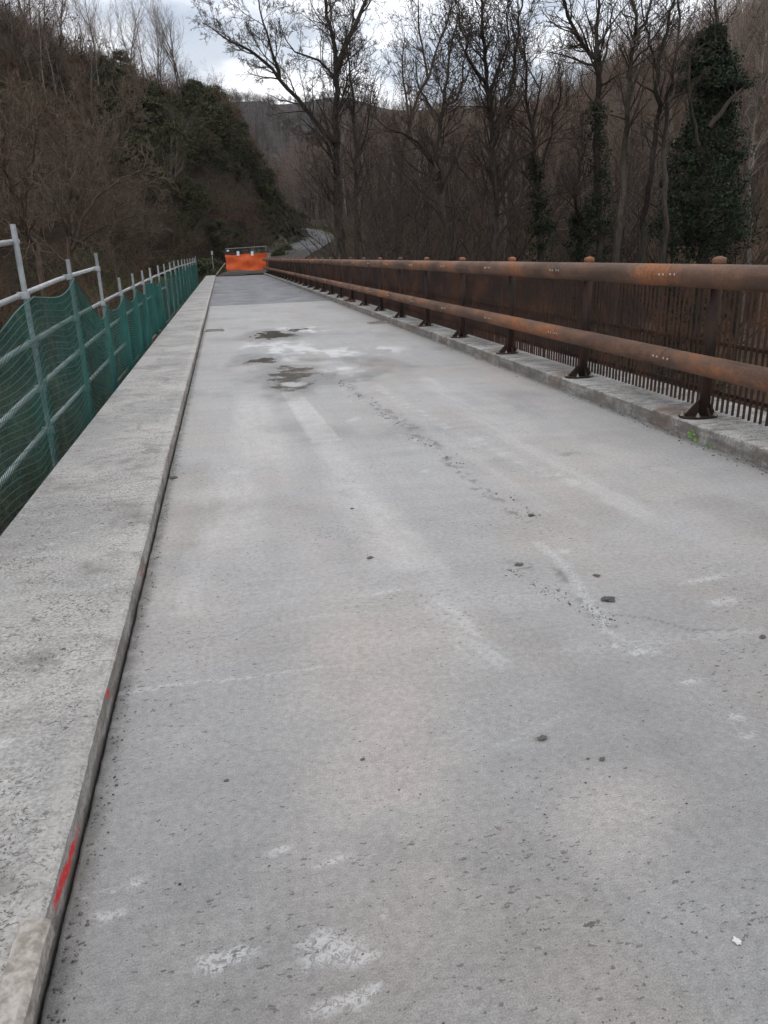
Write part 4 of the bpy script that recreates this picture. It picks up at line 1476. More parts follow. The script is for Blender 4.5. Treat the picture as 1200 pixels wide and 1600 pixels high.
def grow(out, rg, p, d, L, r, lv, maxlv, P):
    """one branch with its children; P holds the habit of the tree"""
    n = (7, 6, 5, 4, 4)[min(lv, 4)] if lv < maxlv else 4
    pts, rad = [p.copy()], [r]
    step = L / (n - 1)
    dirs = [d.copy()]
    for i in range(1, n):
        d = (d + rand_perp(d, rg) * P['wig'] * (0.6 + 0.35 * lv) + Vector((0, 0, 1)) * P['up'] * (0.5 if lv == 0 else 1)).normalized()
        p = p + d * step
        pts.append(p.copy())
        rad.append(max(r * (1 - 0.75 * i / (n - 1)), P['rmin']))
        dirs.append(d.copy())
    out.append((pts, rad, lv))
    if lv >= maxlv:
        return
    nc = P['kids'][min(lv, len(P['kids']) - 1)]
    nc = max(1, int(nc * rg.uniform(0.75, 1.25)))
    t0 = P['t0'] if lv == 0 else 0.2
    for c in range(nc):
        t = t0 + (1 - t0) * ((c + rg.random()) / nc)
        f = t * (n - 1)
        i = min(int(f), n - 2)
        q = pts[i].lerp(pts[i + 1], f - i)
        rr2 = rad[i] + (rad[i + 1] - rad[i]) * (f - i)
        dd = dirs[i]
        a = R_(rg.uniform(*P['ang']))
        nd = (dd * math.cos(a) + rand_perp(dd, rg) * math.sin(a)).normalized()
        ln = L * rg.uniform(*P['len']) * (1.15 - 0.55 * t)
        grow(out, rg, q, nd, ln, max(rr2 * rg.uniform(0.45, 0.7), P['rmin']), lv + 1, maxlv, P)


HABIT = dict(wig=0.16, up=0.07, rmin=0.008, kids=(13, 7, 6, 4), t0=0.30, ang=(28, 62), len=(0.36, 0.62))


def split_tree(out, cutlv):
    return [o for o in out if o[2] <= cutlv], [o for o in out if o[2] > cutlv]


KM = lambda lv: (9, 6, 4, 3, 3, 3)[min(lv, 5)]


def tree_meshes(name, seed, H, r, maxlv, habit, bark, twig, stems=1, spread=0.15, cut=1):
    rg = random.Random(seed)
    out = []
    for s in range(stems):
        d = Vector((rg.gauss(0, spread), rg.gauss(0, spread), 1)).normalized()
        p = Vector((rg.gauss(0, 0.15 * (stems > 1)), rg.gauss(0, 0.15 * (stems > 1)), -0.4))
        grow(out, rg, p, d, H * rg.uniform(0.8, 1.05), r * rg.uniform(0.75, 1.1), 0, maxlv, habit)
    a, b = split_tree(out, cut)
    return tubes_mesh('trunk', a, bark, KM), tubes_mesh('crown', b, twig, KM)


def limb_tree(name, label, base_px, Y, limbs, seed, bark, twig, kids=(9, 6, 4), length=3.4, cat='tree', group=None, maxlv=3, depth=1.2, ang=(25, 60), up=0.09):
    """a tree whose main limbs follow given outlines; limbs: list of (pixel list, radius start, radius end, branch length)"""
    rg = random.Random(seed)
    base = at(base_px[0], base_px[1], Y)
    gz_ = tz(base.x, base.y)
    root = empty(name, (base.x, base.y, gz_))
    tag(root, label, cat, group)
    O = Vector((base.x, base.y, gz_))
    main, fine = [], []
    P = dict(HABIT)
    P.update(kids=kids, ang=ang, up=up, wig=0.2, len=(0.36, 0.64), rmin=0.0085)
    for li, (px, ra, rb_, bl) in enumerate(limbs):
        pts = []
        dz = 0.0
        for i, (x, y_) in enumerate(px):
            dz += rg.uniform(-1, 1) * depth * (0 if i == 0 else 1)
            pts.append(at(x, y_, Y + dz * (li > 0 or i > 1) * 0.6) - O)
        if li == 0:
            pts.insert(0, Vector((pts[0].x + rg.uniform(-0.2, 0.2), pts[0].y, -0.3)))
        # smooth
        sp_, rad = [], []
        n = len(pts)
        for i in range(n - 1):
            p0, p1, p2, p3 = pts[max(i - 1, 0)], pts[i], pts[i + 1], pts[min(i + 2, n - 1)]
            for k in range(3):
                t = k / 3
                q = 0.5 * ((2 * p1) + (p2 - p0) * t + (2 * p0 - 5 * p1 + 4 * p2 - p3) * t * t + (3 * p1 - p0 - 3 * p2 + p3) * t ** 3)
                u = (i + t) / (n - 1)
                w = 0.06 * (1 if 0 < u < 1 else 0)
                sp_.append(q + Vector((rg.gauss(0, w), rg.gauss(0, w), 0)))
                rad.append(ra + (rb_ - ra) * u)
        sp_.append(pts[-1])
        rad.append(rb_)
        if li == 0:
            rad[0] *= 1.5
        main.append((sp_, rad, 0))
        m = len(sp_)
        tot = sum((sp_[i + 1] - sp_[i]).length for i in range(m - 1))
        nb = max(3, int(tot * bl[1] * 1.45))
        for c in range(nb):
            u = bl[2] + (1 - bl[2]) * (c + rg.random()) / nb
            f = u * (m - 1)
            i = min(int(f), m - 2)
            q = sp_[i].lerp(sp_[i + 1], f - i)
            dd = (sp_[i + 1] - sp_[i]).normalized()
            a = R_(rg.uniform(*ang))
            nd = (dd * math.cos(a) + rand_perp(dd, rg) * math.sin(a)).normalized()
            r0 = rad[i]
            out = []
            grow(out, rg, q, nd, bl[0] * rg.uniform(0.5, 1.15) * (1.15 - 0.5 * u), max(min(r0 * 0.5, 0.07) * rg.uniform(0.5, 1), 0.012), 1, maxlv + 1, P)
            for o_ in out:
                (main if o_[2] <= 1 else fine).append(o_)
    link('trunk', tubes_mesh('trunk', main, bark, KM), root)
    if fine:
        link('crown', tubes_mesh('crown', fine, twig, KM), root)
    return root, main


def leaf_cloud(name, clumps, per, size, mat, seed, flat=0.7):
    """leaf-sized folded faces gathered in clumps; clumps: array of (x, y, z, radius)"""
    rs_ = np.random.RandomState(seed)
    C = np.repeat(np.asarray(clumps, float), per, 0)
    n = len(C)
    dv = rs_.normal(size=(n, 3))
    dv /= np.linalg.norm(dv, axis=1, keepdims=True)
    rad = C[:, 3] * (0.45 + 0.6 * rs_.rand(n))
    pos = C[:, :3] + dv * rad[:, None] * np.array([1, 1, flat])
    nrm = dv + rs_.normal(0, 0.5, (n, 3)) + np.array([0, 0, 0.3])
    nrm /= np.linalg.norm(nrm, axis=1, keepdims=True)
    t = np.cross(nrm, rs_.normal(size=(n, 3)))
    t /= np.linalg.norm(t, axis=1, keepdims=True) + 1e-9
    b = np.cross(nrm, t)
    s = size * rs_.uniform(0.6, 1.35, (n, 1))
    V = np.stack([pos - t * s, pos - b * s * 0.6 + nrm * s * 0.12, pos + t * s, pos + b * s * 0.6 + nrm * s * 0.12], 1).reshape(-1, 3)
    i = np.arange(n)[:, None] * 4
    F = np.concatenate([i + np.array([0, 1, 2]), i + np.array([0, 2, 3])], 0)
    return new_mesh(name, V, F, [mat])


def ivy_on(root, spine, rfun, seed, n, per, size, mat=None, label=None, name='ivy'):
    """ivy clumps round a spine (local points)"""
    rs_ = np.random.RandomState(seed)
    P = np.array([tuple(p) for p in spine])
    cl = []
    for _ in range(n):
        u = rs_.rand()
        f = u * (len(P) - 1)
        i = min(int(f), len(P) - 2)
        p = P[i] + (P[i + 1] - P[i]) * (f - i)
        a = rs_.uniform(0, 6.28)
        R = rfun(u) * (0.50 + 0.55 * rs_.rand()) * (0.92 + 0.22 * math.sin(3 * a + 9 * u + seed) + 0.16 * math.sin(5 * a - 17 * u))
        if rs_.rand() < 0.06:
            R *= 1.25
        cl.append((p[0] + math.cos(a) * R, p[1] + math.sin(a) * R, p[2], 0.16 + 0.30 * R * rs_.rand() + 0.12))
    o_ = link(name, leaf_cloud(name, cl, per, size, mat or M['ivy'], seed), root)
    if label:
        o_['label'] = label
    return o_


# --- the tall tree in the middle, beside the road
limb_tree('bare_tree', 'tallest bare tree, forked, with a long limb reaching left over the road', (531, 398), 55,
          [([(531, 398), (528, 330), (526, 260), (525, 190), (525, 120), (520, 62), (509, 5), (500, -80)], 0.36, 0.06, (3.6, 1.5, 0.25)),
           ([(525, 120), (543, 62), (562, 25), (576, -20), (592, -90)], 0.20, 0.05, (3.4, 1.6, 0.1)),
           ([(524, 225), (498, 195), (475, 168), (437, 122), (400, 84), (362, 66), (318, 36)], 0.20, 0.03, (3.2, 1.7, 0.15)),
           ([(437, 122), (425, 80), (412, 35), (398, -25)], 0.11, 0.03, (2.8, 1.7, 0.1)),
           ([(525, 128), (505, 100), (480, 88), (455, 76), (440, 45)], 0.10, 0.02, (2.4, 1.7, 0.1)),
           ([(527, 270), (510, 225), (490, 200), (470, 185)], 0.08, 0.02, (2.2, 1.5, 0.1)),
           ([(526, 180), (540, 135), (548, 110), (545, 75)], 0.09, 0.02, (2.4, 1.6, 0.1)),
           ([(530, 330), (508, 300), (495, 262), (490, 225)], 0.07, 0.015, (2.0, 1.5, 0.1)),
           ([(509, 5), (495, -30), (470, -70)], 0.08, 0.02, (2.4, 1.6, 0.1))],
          21, M['bark_dark'], M['twig_dark'], kids=(8, 6, 5))
limb_tree('bare_tree', 'slim dark bare tree right beside the tallest tree', (556, 398), 53,
          [([(556, 398), (556, 310), (556, 235), (552, 165), (545, 100), (540, 40)], 0.19, 0.03, (2.6, 1.4, 0.3)),
           ([(556, 250), (572, 205), (578, 160), (590, 110)], 0.08, 0.02, (2.2, 1.5, 0.1)),
           ([(555, 200), (540, 160), (520, 120)], 0.07, 0.02, (2.0, 1.5, 0.1))],
          22, M['bark_dark'], M['twig_dark'], kids=(8, 6, 4))
limb_tree('bare_tree', 'bare tree with wide wavy limbs behind the middle of the guard rail', (702, 402), 40,
          [([(702, 402), (694, 340), (690, 295), (681, 250), (690, 190), (696, 140), (705, 80), (715, 20)], 0.22, 0.03, (3.0, 1.5, 0.25)),
           ([(686, 270), (668, 243), (640, 213), (606, 200), (580, 178)], 0.10, 0.02, (2.4, 1.7, 0.1)),
           ([(690, 190), (672, 160), (655, 135), (650, 90)], 0.08, 0.02, (2.4, 1.7, 0.1)),
           ([(693, 170), (716, 145), (724, 100), (735, 60)], 0.08, 0.02, (2.4, 1.7, 0.1)),
           ([(697, 350), (670, 318), (648, 300), (610, 262)], 0.05, 0.015, (1.8, 1.6, 0.1)),
           ([(700, 385), (660, 350), (625, 325), (590, 270)], 0.05, 0.012, (1.6, 1.6, 0.1))],
          23, M['bark_dark'], M['twig_dark'], kids=(8, 6, 4))
limb_tree('bare_tree', 'crooked bare tree with dense spreading twigs, right of the wavy one', (770, 400), 34,
          [([(770, 400), (773, 330), (772, 262), (767, 195), (761, 150), (759, 94), (752, 30), (748, -40)], 0.20, 0.04, (2.8, 1.9, 0.2)),
           ([(769, 230), (785, 175), (800, 130), (806, 70), (815, 10), (822, -50)], 0.11, 0.02, (2.6, 1.9, 0.1)),
           ([(764, 165), (775, 120), (790, 80), (792, 20)], 0.09, 0.02, (2.4, 1.9, 0.1)),
           ([(760, 130), (735, 95), (725, 50), (712, 0)], 0.08, 0.02, (2.4, 1.9, 0.1)),
           ([(772, 290), (800, 255), (835, 235), (870, 205), (900, 180)], 0.08, 0.015, (2.4, 1.8, 0.1)),
           ([(772, 375), (800, 345), (850, 310), (890, 300)], 0.06, 0.012, (1.8, 1.8, 0.1)),
           ([(770, 345), (745, 300), (722, 262), (705, 240)], 0.06, 0.012, (1.8, 1.8, 0.1))],
          24, M['bark_dark'], M['twig_dark'], kids=(8, 6, 4))
limb_tree('bare_tree', 'straight bare tree with a high fork, nearest of the thin trunks', (966, 402), 30,
          [([(966, 402), (970, 330), (975, 245), (981, 170), (986, 112), (990, 72), (992, 25), (988, -45)], 0.16, 0.045, (2.2, 1.2, 0.4)),
           ([(990, 75), (1003, 45), (1014, 15), (1028, -30)], 0.085, 0.03, (2.0, 1.4, 0.2)),
           ([(988, 100), (1010, 75), (1032, 42), (1050, 10)], 0.05, 0.015, (1.8, 1.5, 0.2))],
          25, M['bark_dark'], M['twig_dark'], kids=(5, 4, 3))
limb_tree('bare_tree', 'leaning bare tree just right of the straight forked one', (999, 402), 31,
          [([(999, 402), (1006, 340), (1016, 270), (1027, 190), (1029, 120), (1037, 67), (1048, 19), (1056, -45)], 0.15, 0.04, (2.0, 1.2, 0.4)),
           ([(1029, 130), (1018, 80), (1008, 40), (1005, -10)], 0.06, 0.02, (1.8, 1.5, 0.2))],
          26, M['bark_dark'], M['twig_dark'], kids=(5, 4, 3))
limb_tree('bare_tree', 'thin upright bare tree at the left edge of the big ivy tree', (1036, 402), 29,
          [([(1036, 402), (1037, 310), (1039, 225), (1044, 150), (1054, 94), (1061, 30), (1058, -40)], 0.12, 0.03, (1.8, 1.2, 0.4)),
           ([(1043, 160), (1062, 120), (1078, 90), (1108, 65)], 0.05, 0.015, (1.6, 1.4, 0.2))],
          27, M['bark_dark'], M['twig_dark'], kids=(5, 4, 3))
rt, mn = limb_tree('ivy_clad_tree', 'bare topped tree with a dark ivy sleeve, left of the thin trunks', (940, 402), 34,
          [([(940, 402), (936, 330), (931, 250), (933, 180), (933, 112), (922, 85), (906, 60), (882, 5), (872, -40)], 0.20, 0.035, (2.4, 1.4, 0.45)),
           ([(933, 115), (931, 60), (937, 10), (940, -40)], 0.12, 0.03, (2.2, 1.5, 0.2)),
           ([(933, 140), (944, 100), (952, 50), (965, 0)], 0.08, 0.02, (2.0, 1.5, 0.2))],
          28, M['bark_dark'], M['twig_dark'], kids=(5, 5, 3))
ivy_on(rt, mn[0][0][:14], lambda u: 0.62 * (1 - u) ** 0.7 + 0.2, 31, 130, 34, 0.06)
rt, mn = limb_tree('ivy_clad_tree', 'slim tree wrapped in dark ivy below the crooked bare tree', (848, 402), 35,
          [([(848, 402), (845, 340), (838, 270), (830, 200), (822, 130), (818, 60)], 0.18, 0.03, (2.4, 1.5, 0.4)),
           ([(838, 270), (860, 215), (872, 165), (880, 110)], 0.08, 0.02, (2.0, 1.6, 0.2))],
          29, M['bark_dark'], M['twig_dark'], kids=(6, 5, 3))
ivy_on(rt, mn[0][0][:11], lambda u: 0.85 * (1 - u) + 0.15, 32, 130, 34, 0.06)
rt, mn = limb_tree('ivy_clad_tree', 'short ivy wrapped stump between the two ivy clad trunks', (905, 402), 37,
          [([(905, 402), (903, 360), (900, 320), (905, 270), (915, 225)], 0.16, 0.03, (1.6, 1.5, 0.4))],
          30, M['bark_dark'], M['twig_dark'], kids=(5, 4, 3))
ivy_on(rt, mn[0][0][:9], lambda u: 0.7 * (1 - u) + 0.2, 33, 100, 34, 0.06)
# --- the great ivy column on the right
rt, mn = limb_tree('ivy_clad_tree', 'massive tree wholly wrapped in dark ivy, tallest green on the right', (1098, 404), 33,
          [([(1098, 404), (1098, 340), (1102, 270), (1108, 200), (1114, 130), (1120, 60), (1118, 10), (1122, -40)], 0.30, 0.03, (2.2, 1.0, 0.6)),
           ([(1108, 200), (1135, 165), (1160, 135), (1180, 118)], 0.12, 0.03, (1.4, 1.0, 0.4)),
           ([(1103, 260), (1085, 200), (1075, 150), (1078, 95)], 0.12, 0.03, (1.4, 1.0, 0.4))],
          34, M['bark_dark'], M['twig_dark'], kids=(5, 4, 3))
ivy_on(rt, mn[0][0][:20], lambda u: 2.6 * (1 - u) ** 0.72 * (0.80 + 0.20 * math.sin(u * 8 + 4.2)) + 0.12, 41, 1000, 46, 0.062)
ivy_on(rt, mn[1][0], lambda u: 1.1 + 0.35 * math.sin(u * 6 + 0.5), 42, 340, 46, 0.062)
ivy_on(rt, mn[2][0], lambda u: 1.05 * (1 - 0.6 * u), 43, 240, 46, 0.062)
limb_tree('bare_tree', 'thin grey bare tree at the right edge behind the ivy tree', (1172, 404), 40,
          [([(1172, 404), (1170, 330), (1172, 250), (1180, 180), (1192, 110), (1196, 40)], 0.14, 0.03, (2.2, 1.5, 0.3)),
           ([(1172, 270), (1190, 220), (1215, 180)], 0.06, 0.02, (1.8, 1.5, 0.1))],
          35, M['bark_grey'], M['twig_dark'], kids=(6, 5, 3))
limb_tree('bare_tree', 'bare tree with upright limbs between the tallest tree and the wavy one', (622, 398), 62,
          [([(622, 398), (625, 330), (628, 260), (640, 190), (668, 120), (690, 60), (705, 10), (712, -40)], 0.22, 0.03, (3.2, 1.5, 0.3)),
           ([(640, 190), (632, 140), (628, 95), (632, 50)], 0.10, 0.02, (2.6, 1.6, 0.1)),
           ([(668, 120), (660, 70), (652, 20), (655, -30)], 0.10, 0.02, (2.6, 1.6, 0.1))],
          36, M['bark_brown'], M['twig_dark'], kids=(8, 6, 4))
# --- left bank, near
limb_tree('bare_tree', 'many stemmed brown bare tree behind the green net', (112, 408), 34,
          [([(112, 408), (112, 370), (110, 330), (108, 280), (100, 220), (90, 160)], 0.13, 0.02, (2.6, 1.9, 0.15)),
           ([(113, 390), (128, 345), (150, 310), (190, 280), (232, 262)], 0.09, 0.015, (2.2, 2.0, 0.1)),
           ([(111, 380), (92, 330), (70, 290), (40, 250), (15, 235)], 0.09, 0.015, (2.2, 2.0, 0.1)),
           ([(112, 350), (125, 300), (150, 255), (160, 210), (165, 160)], 0.08, 0.015, (2.2, 2.0, 0.1)),
           ([(113, 385), (150, 360), (200, 340), (235, 335)], 0.06, 0.012, (1.8, 2.0, 0.1))],
          44, M['bark_brown'], M['brush'], kids=(8, 6, 3))
limb_tree('bare_tree', 'dark bare tree leaning left, nearest the first scaffold post', (62, 420), 28,
          [([(62, 420), (48, 375), (32, 335), (15, 285), (5, 230), (-5, 170)], 0.11, 0.02, (2.2, 1.9, 0.2)),
           ([(32, 335), (38, 285), (52, 235), (60, 180)], 0.06, 0.015, (2.0, 2.0, 0.1)),
           ([(45, 365), (20, 345), (-15, 330)], 0.05, 0.012, (1.8, 2.0, 0.1))],
          45, M['bark_brown'], M['twig'], kids=(6, 5, 3))
limb_tree('bare_tree', 'spindly bare tree on the bank right of the many stemmed one', (176, 404), 42,
          [([(176, 404), (177, 350), (178, 300), (185, 240), (200, 180), (205, 120)], 0.09, 0.02, (2.0, 1.9, 0.3)),
           ([(178, 310), (165, 260), (150, 200)], 0.05, 0.012, (1.8, 2.0, 0.1))],
          46, M['bark_brown'], M['brush'], kids=(6, 5, 3))

# --- background woods: a few kinds, copied
KIND = []
for s, (H, r, hb, bark, twig, stems) in enumerate([
        (14.0, 0.17, dict(kids=(14, 7, 5), up=0.10, ang=(22, 50)), 'bark_brown', 'twig', 1),
        (16.0, 0.15, dict(kids=(12, 7, 5), up=0.12, ang=(20, 45), t0=0.45), 'bark_grey', 'twig', 1),
        (11.0, 0.12, dict(kids=(10, 6, 5), up=0.08, ang=(28, 60), t0=0.2), 'bark_brown', 'twig_red', 2),
        (12.0, 0.14, dict(kids=(11, 6, 5), up=0.08, ang=(30, 62), t0=0.25), 'bark_dark', 'twig_grey', 2),
        (9.0, 0.09, dict(kids=(9, 6, 5), up=0.05, ang=(30, 65), t0=0.15), 'bark_grey', 'twig_olive', 3),
        (13.0, 0.11, dict(kids=(15, 6, 4), up=0.10, ang=(25, 58), t0=0.18, wig=0.22), 'bark_dark', 'twig_dark', 1),
        (10.0, 0.08, dict(kids=(12, 6, 4), up=0.07, ang=(30, 66), t0=0.12, wig=0.24), 'bark_dark', 'twig_dark', 2)]):
    P = dict(HABIT)
    P.update(hb)
    a, b = tree_meshes('k', 100 + s, H, r, 3, P, M[bark], M[twig], stems, 0.10 + 0.08 * (stems > 1))
    KIND.append((a, b, H))
KLAB = ['slender brown bare tree', 'tall grey straight bare tree', 'russet twigged bare tree', 'dark twiggy bare tree', 'low olive twigged bare tree', 'thin dark bare sapling', 'forked dark bare sapling']
first = {}
trng = random.Random(77)


def plant(kind, x, y, sc, where, group):
    z = tz(x, y)
    if kind not in first:
        r_ = empty('bare_tree', (x, y, z))
        link('trunk', KIND[kind][0], r_)
        link('crown', KIND[kind][1], r_)
        first[kind] = r_
    else:
        r_ = copy_tree(first[kind])
    r_.location = (x, y, z)
    r_.rotation_euler = (trng.uniform(-0.05, 0.05), trng.uniform(-0.05, 0.05), trng.uniform(0, 6.28))
    r_.scale = (sc, sc, sc * trng.uniform(0.9, 1.1))
    tag(r_, KLAB[kind] + ' ' + where, 'tree', group)
    return r_


def on_left(x, y):
    d, s, _ = seg_info(np.array([[x, y]]), FOOT_L)
    return d[0] * s[0]


def road_d(x, y):
    return seg_info(np.array([[x, y]]), ROAD)[0][0]


n_l = 0
while n_l < 85:                                       # left hillside
    x, y = trng.uniform(-45, 9), trng.uniform(40, 125)
    d = on_left(x, y)
    if d < 2.5 or d > 36:
        continue
    k = trng.choice((2, 4, 4, 3, 0)) if d < 22 else trng.choice((0, 1, 2, 3))
    sc = trng.uniform(0.38, 0.62) if d < 22 else trng.uniform(0.5, 0.8)
    plant(k, x, y, sc, 'on the steep left hillside', 'bare trees on the left hillside, ' + KLAB[k])
    n_l += 1
n_l = 0
while n_l < 46:                                       # thin trees along the brow of the hill
    x, y = trng.uniform(-26, 5), trng.uniform(72, 112)
    d = on_left(x, y)
    if d < 10 or d > 26:
        continue
    k = trng.choice((0, 1, 1))
    plant(k, x, y, trng.uniform(0.36, 0.62), 'on the brow of the left hill', 'bare trees on the brow of the left hill, ' + KLAB[k])
    n_l += 1
n_r = 0
while n_r < 130:                                      # woods right of the road
    x, y = trng.uniform(9, 75), trng.uniform(42, 150)
    if road_d(x, y) < 4.5 or x / y > 0.85 or (x < 14 and y < 60):
        continue
    if x / y < 0.165 and y < 140 and y > 60:
        continue
    k = trng.choice((0, 1, 1, 2, 3, 0))
    plant(k, x, y, trng.uniform(0.75, 1.15), 'in the wood right of the road', 'bare trees in the right hand wood, ' + KLAB[k])
    n_r += 1
n_r = 0
while n_r < 48:                                       # saplings just beyond the guard rail
    y = trng.uniform(34, 62)
    x = y * trng.uniform(0.17, 0.78)
    k = trng.choice((5, 5, 6))
    plant(k, x, y, trng.uniform(0.65, 1.0), 'between the tall trees beyond the guard rail', 'saplings beyond the guard rail, ' + KLAB[k])
    n_r += 1
for (x, y, k, s) in ((-12, 40, 3, 0.5), (-9.5, 46, 4, 0.6), (-14, 48, 2, 0.6), (-18, 44, 0, 0.6), (-7.5, 52, 4, 0.55), (-11, 33, 4, 0.5), (-15, 36, 2, 0.55)):
    plant(k, x, y, s, 'on the river bank left of the scaffold', 'bare trees on the left river bank, ' + KLAB[k])

# --- shrub kinds (multi-stemmed thicket) and evergreen bushes
SHRUB = []
for s, tw in enumerate(('brush', 'brush_red', 'brush_olive')):
    rg = random.Random(300 + s)
    out = []
    P = dict(HABIT)
    P.update(kids=(7, 6, 4), up=0.02, wig=0.3, ang=(25, 70), t0=0.12, rmin=0.009)
    for q in range(9):
        a = rg.uniform(0, 6.28)
        el = rg.uniform(0.25, 1.3)
        d = Vector((math.cos(a) * math.cos(el), math.sin(a) * math.cos(el), math.sin(el)))
        grow(out, rg, Vector((rg.gauss(0, 0.4), rg.gauss(0, 0.4), -0.2)), d, rg.uniform(1.6, 3.4), 0.03, 1, 3, P)
    SHRUB.append(tubes_mesh('shrub', out, M[tw], lambda lv: 3))
shrub_ob = []
for s, (x, y) in enumerate(((-5.2, 66), (-9, 64.5), (10.5, 66))):
    o = link('shrub', SHRUB[s], None, (x, y, tz(x, y)))
    tag(o, ('brown leafless shrub at the foot of the left hillside', 'russet leafless shrub low on the left hillside', 'olive leafless shrub between the road and the tall tree')[s], 'shrub')
    shrub_ob.append(o)
for i_, (px, Y, k, lab) in enumerate(((515, 58, 0, 'brown brush at the left foot of the tallest tree'), (540, 54, 1, 'russet brush in front of the tallest tree'), (566, 56, 0, 'brown brush at the right foot of the slim dark tree'), (500, 64, 2, 'olive brush on the edge of the road'))):
    q = at(px, 398, Y)
    o = link('shrub', SHRUB[k], None, (q.x, Y, tz(q.x, Y)))
    o.rotation_euler = (0, 0, i_ * 1.3)
    o.scale = (0.75, 0.75, 0.9)
    tag(o, lab, 'shrub')


def bush_mesh(seed, W, H, n, per, size, mat):
    rs_ = np.random.RandomState(seed)
    cl = []
    for _ in range(n):
        a = rs_.uniform(0, 6.28)
        u = rs_.rand() ** 0.5
        h = rs_.rand()
        k = math.sqrt(max(0.05, 1 - h * h)) * (0.8 + 0.35 * math.sin(a * 3 + seed))
        cl.append((math.cos(a) * W * u * k, math.sin(a) * W * u * k, H * h, 0.22 + 0.28 * rs_.rand()))
    return leaf_cloud('foliage', cl, per, size, mat, seed)


BUSH = [bush_mesh(50, 1.7, 2.3, 95, 34, 0.085, M['evergreen']), bush_mesh(51, 1.9, 3.2, 120, 34, 0.085, M['evergreen']), bush_mesh(52, 2.0, 1.3, 90, 36, 0.09, M['bramble'])]
mb = MB(); mb.tube([(0, 0, -0.3), (0.05, 0.03, 0.8), (0.0, 0.1, 1.7)], [0.09, 0.07, 0.03], 7)
for a in range(4):
    mb.tube([(0.03, 0.03, 0.5), (0.6 * math.cos(a * 1.6), 0.6 * math.sin(a * 1.6), 1.3)], [0.05, 0.02], 5)
me_bst = mb.mesh('stem', M['bark_dark'])
bspots = [(at(285, 335, 66), 2, 1.0, 'broad green bramble bush low on the left bank'), (at(262, 350, 65), 2, 0.9, 'dark green bramble bush beside the broad one on the left bank'),
          (at(315, 345, 69), 2, 0.9, 'green bramble bush just left of the rock face'), (at(240, 330, 66), 0, 0.7, 'small evergreen bush left of the brambles')]
BL = 'evergreen bush high on the right shoulder of the left hill'
for px, py, Y, k in ((330, 175, 92, 1), (350, 190, 94, 0), (372, 185, 96, 1), (395, 200, 98, 1), (410, 215, 100, 0), (425, 235, 101, 1), (440, 255, 102, 1), (452, 280, 103, 0),
                     (380, 230, 95, 0), (400, 260, 95, 1), (420, 285, 97, 0), (440, 305, 99, 1), (455, 325, 100, 1), (305, 165, 90, 0), (280, 160, 90, 1), (405, 310, 92, 0),
                     (430, 330, 95, 0), (340, 215, 90, 0), (310, 200, 88, 0), (360, 250, 90, 1), (250, 140, 88, 0), (225, 120, 88, 1), (290, 220, 86, 0), (466, 300, 105, 1)):
    bspots.append((at(px, py, Y), k, trng.uniform(0.8, 1.25), None))
while len(bspots) < 66:
    x, y = trng.uniform(-4, 9.5), trng.uniform(66, 114)
    d = on_left(x, y)
    if 0.6 < d < 9:
        bspots.append((Vector((x, y, 0)), trng.choice((0, 1, 2, 0)), trng.uniform(0.6, 1.1), 'bank'))
bspots += [(Vector((x_, y_, 0)), 2, s_c, 'low green bramble at the edge of the road, %s' % w_) for x_, y_, s_c, w_ in ((4.2, 76.5, 0.42, 'nearest the bridge'), (5.9, 81.5, 0.5, 'second from the bridge'), (7.2, 86.5, 0.5, 'farthest up the bend'))]
n0 = len(bspots)
while len(bspots) < n0 + 34:
    x, y = trng.uniform(-10, 3), trng.uniform(72, 100)
    d = on_left(x, y)
    if 4 < d < 17:
        bspots.append((Vector((x, y, 0)), trng.choice((0, 1, 1)), trng.uniform(0.75, 1.3), 'slope'))
for q, k, s, lab in bspots:
    # settle the bush on the slope where the sight line meets it
    x, y = q.x, q.y
    z = tz(x, y)
    r_ = empty('evergreen_bush', (x, y, z), trng.uniform(0, 6.28), s)
    link('foliage', BUSH[k], r_)
    link('stem', me_bst, r_)
    if lab == 'slope':
        tag(r_, 'olive evergreen bush in the thicket on the left hillside', 'bush', 'evergreen bushes in the hillside thicket')
    elif lab == 'bank':
        tag(r_, 'dark evergreen bush on the steep bank left of the road', 'bush', 'evergreen bushes on the steep bank')
    elif lab:
        tag(r_, lab, 'bush', 'bushes on the left bank')
    else:
        tag(r_, BL, 'bush', 'evergreen bushes on the hill shoulder')

# russet oaks keeping their dead leaves at the hill top
for i, (px, Y, lab) in enumerate(((128, 84, 'oak keeping russet dead leaves at the top of the left hill'), (70, 82, 'second russet leaved oak, farther left on the hill top'))):
    q = at(px, 110, Y)
    z = tz(q.x, Y)
    r_ = empty('oak_tree', (q.x, Y, z))
    tag(r_, lab, 'tree')
    tr_ = link('trunk', KIND[3][0], r_)
    cr_ = link('crown', KIND[3][1], r_)
    for o_ in (tr_, cr_):
        o_.scale = (0.6, 0.6, 0.6)
    rs_ = np.random.RandomState(60 + i)
    cl = [(rs_.normal(0, 1.1), rs_.normal(0, 1.1), rs_.uniform(2.4, 7.4), 0.5) for _ in range(60)]
    link('dead_leaves', leaf_cloud('dead_leaves', cl, 13, 0.09, M['dead_leaf'], 61 + i), r_)


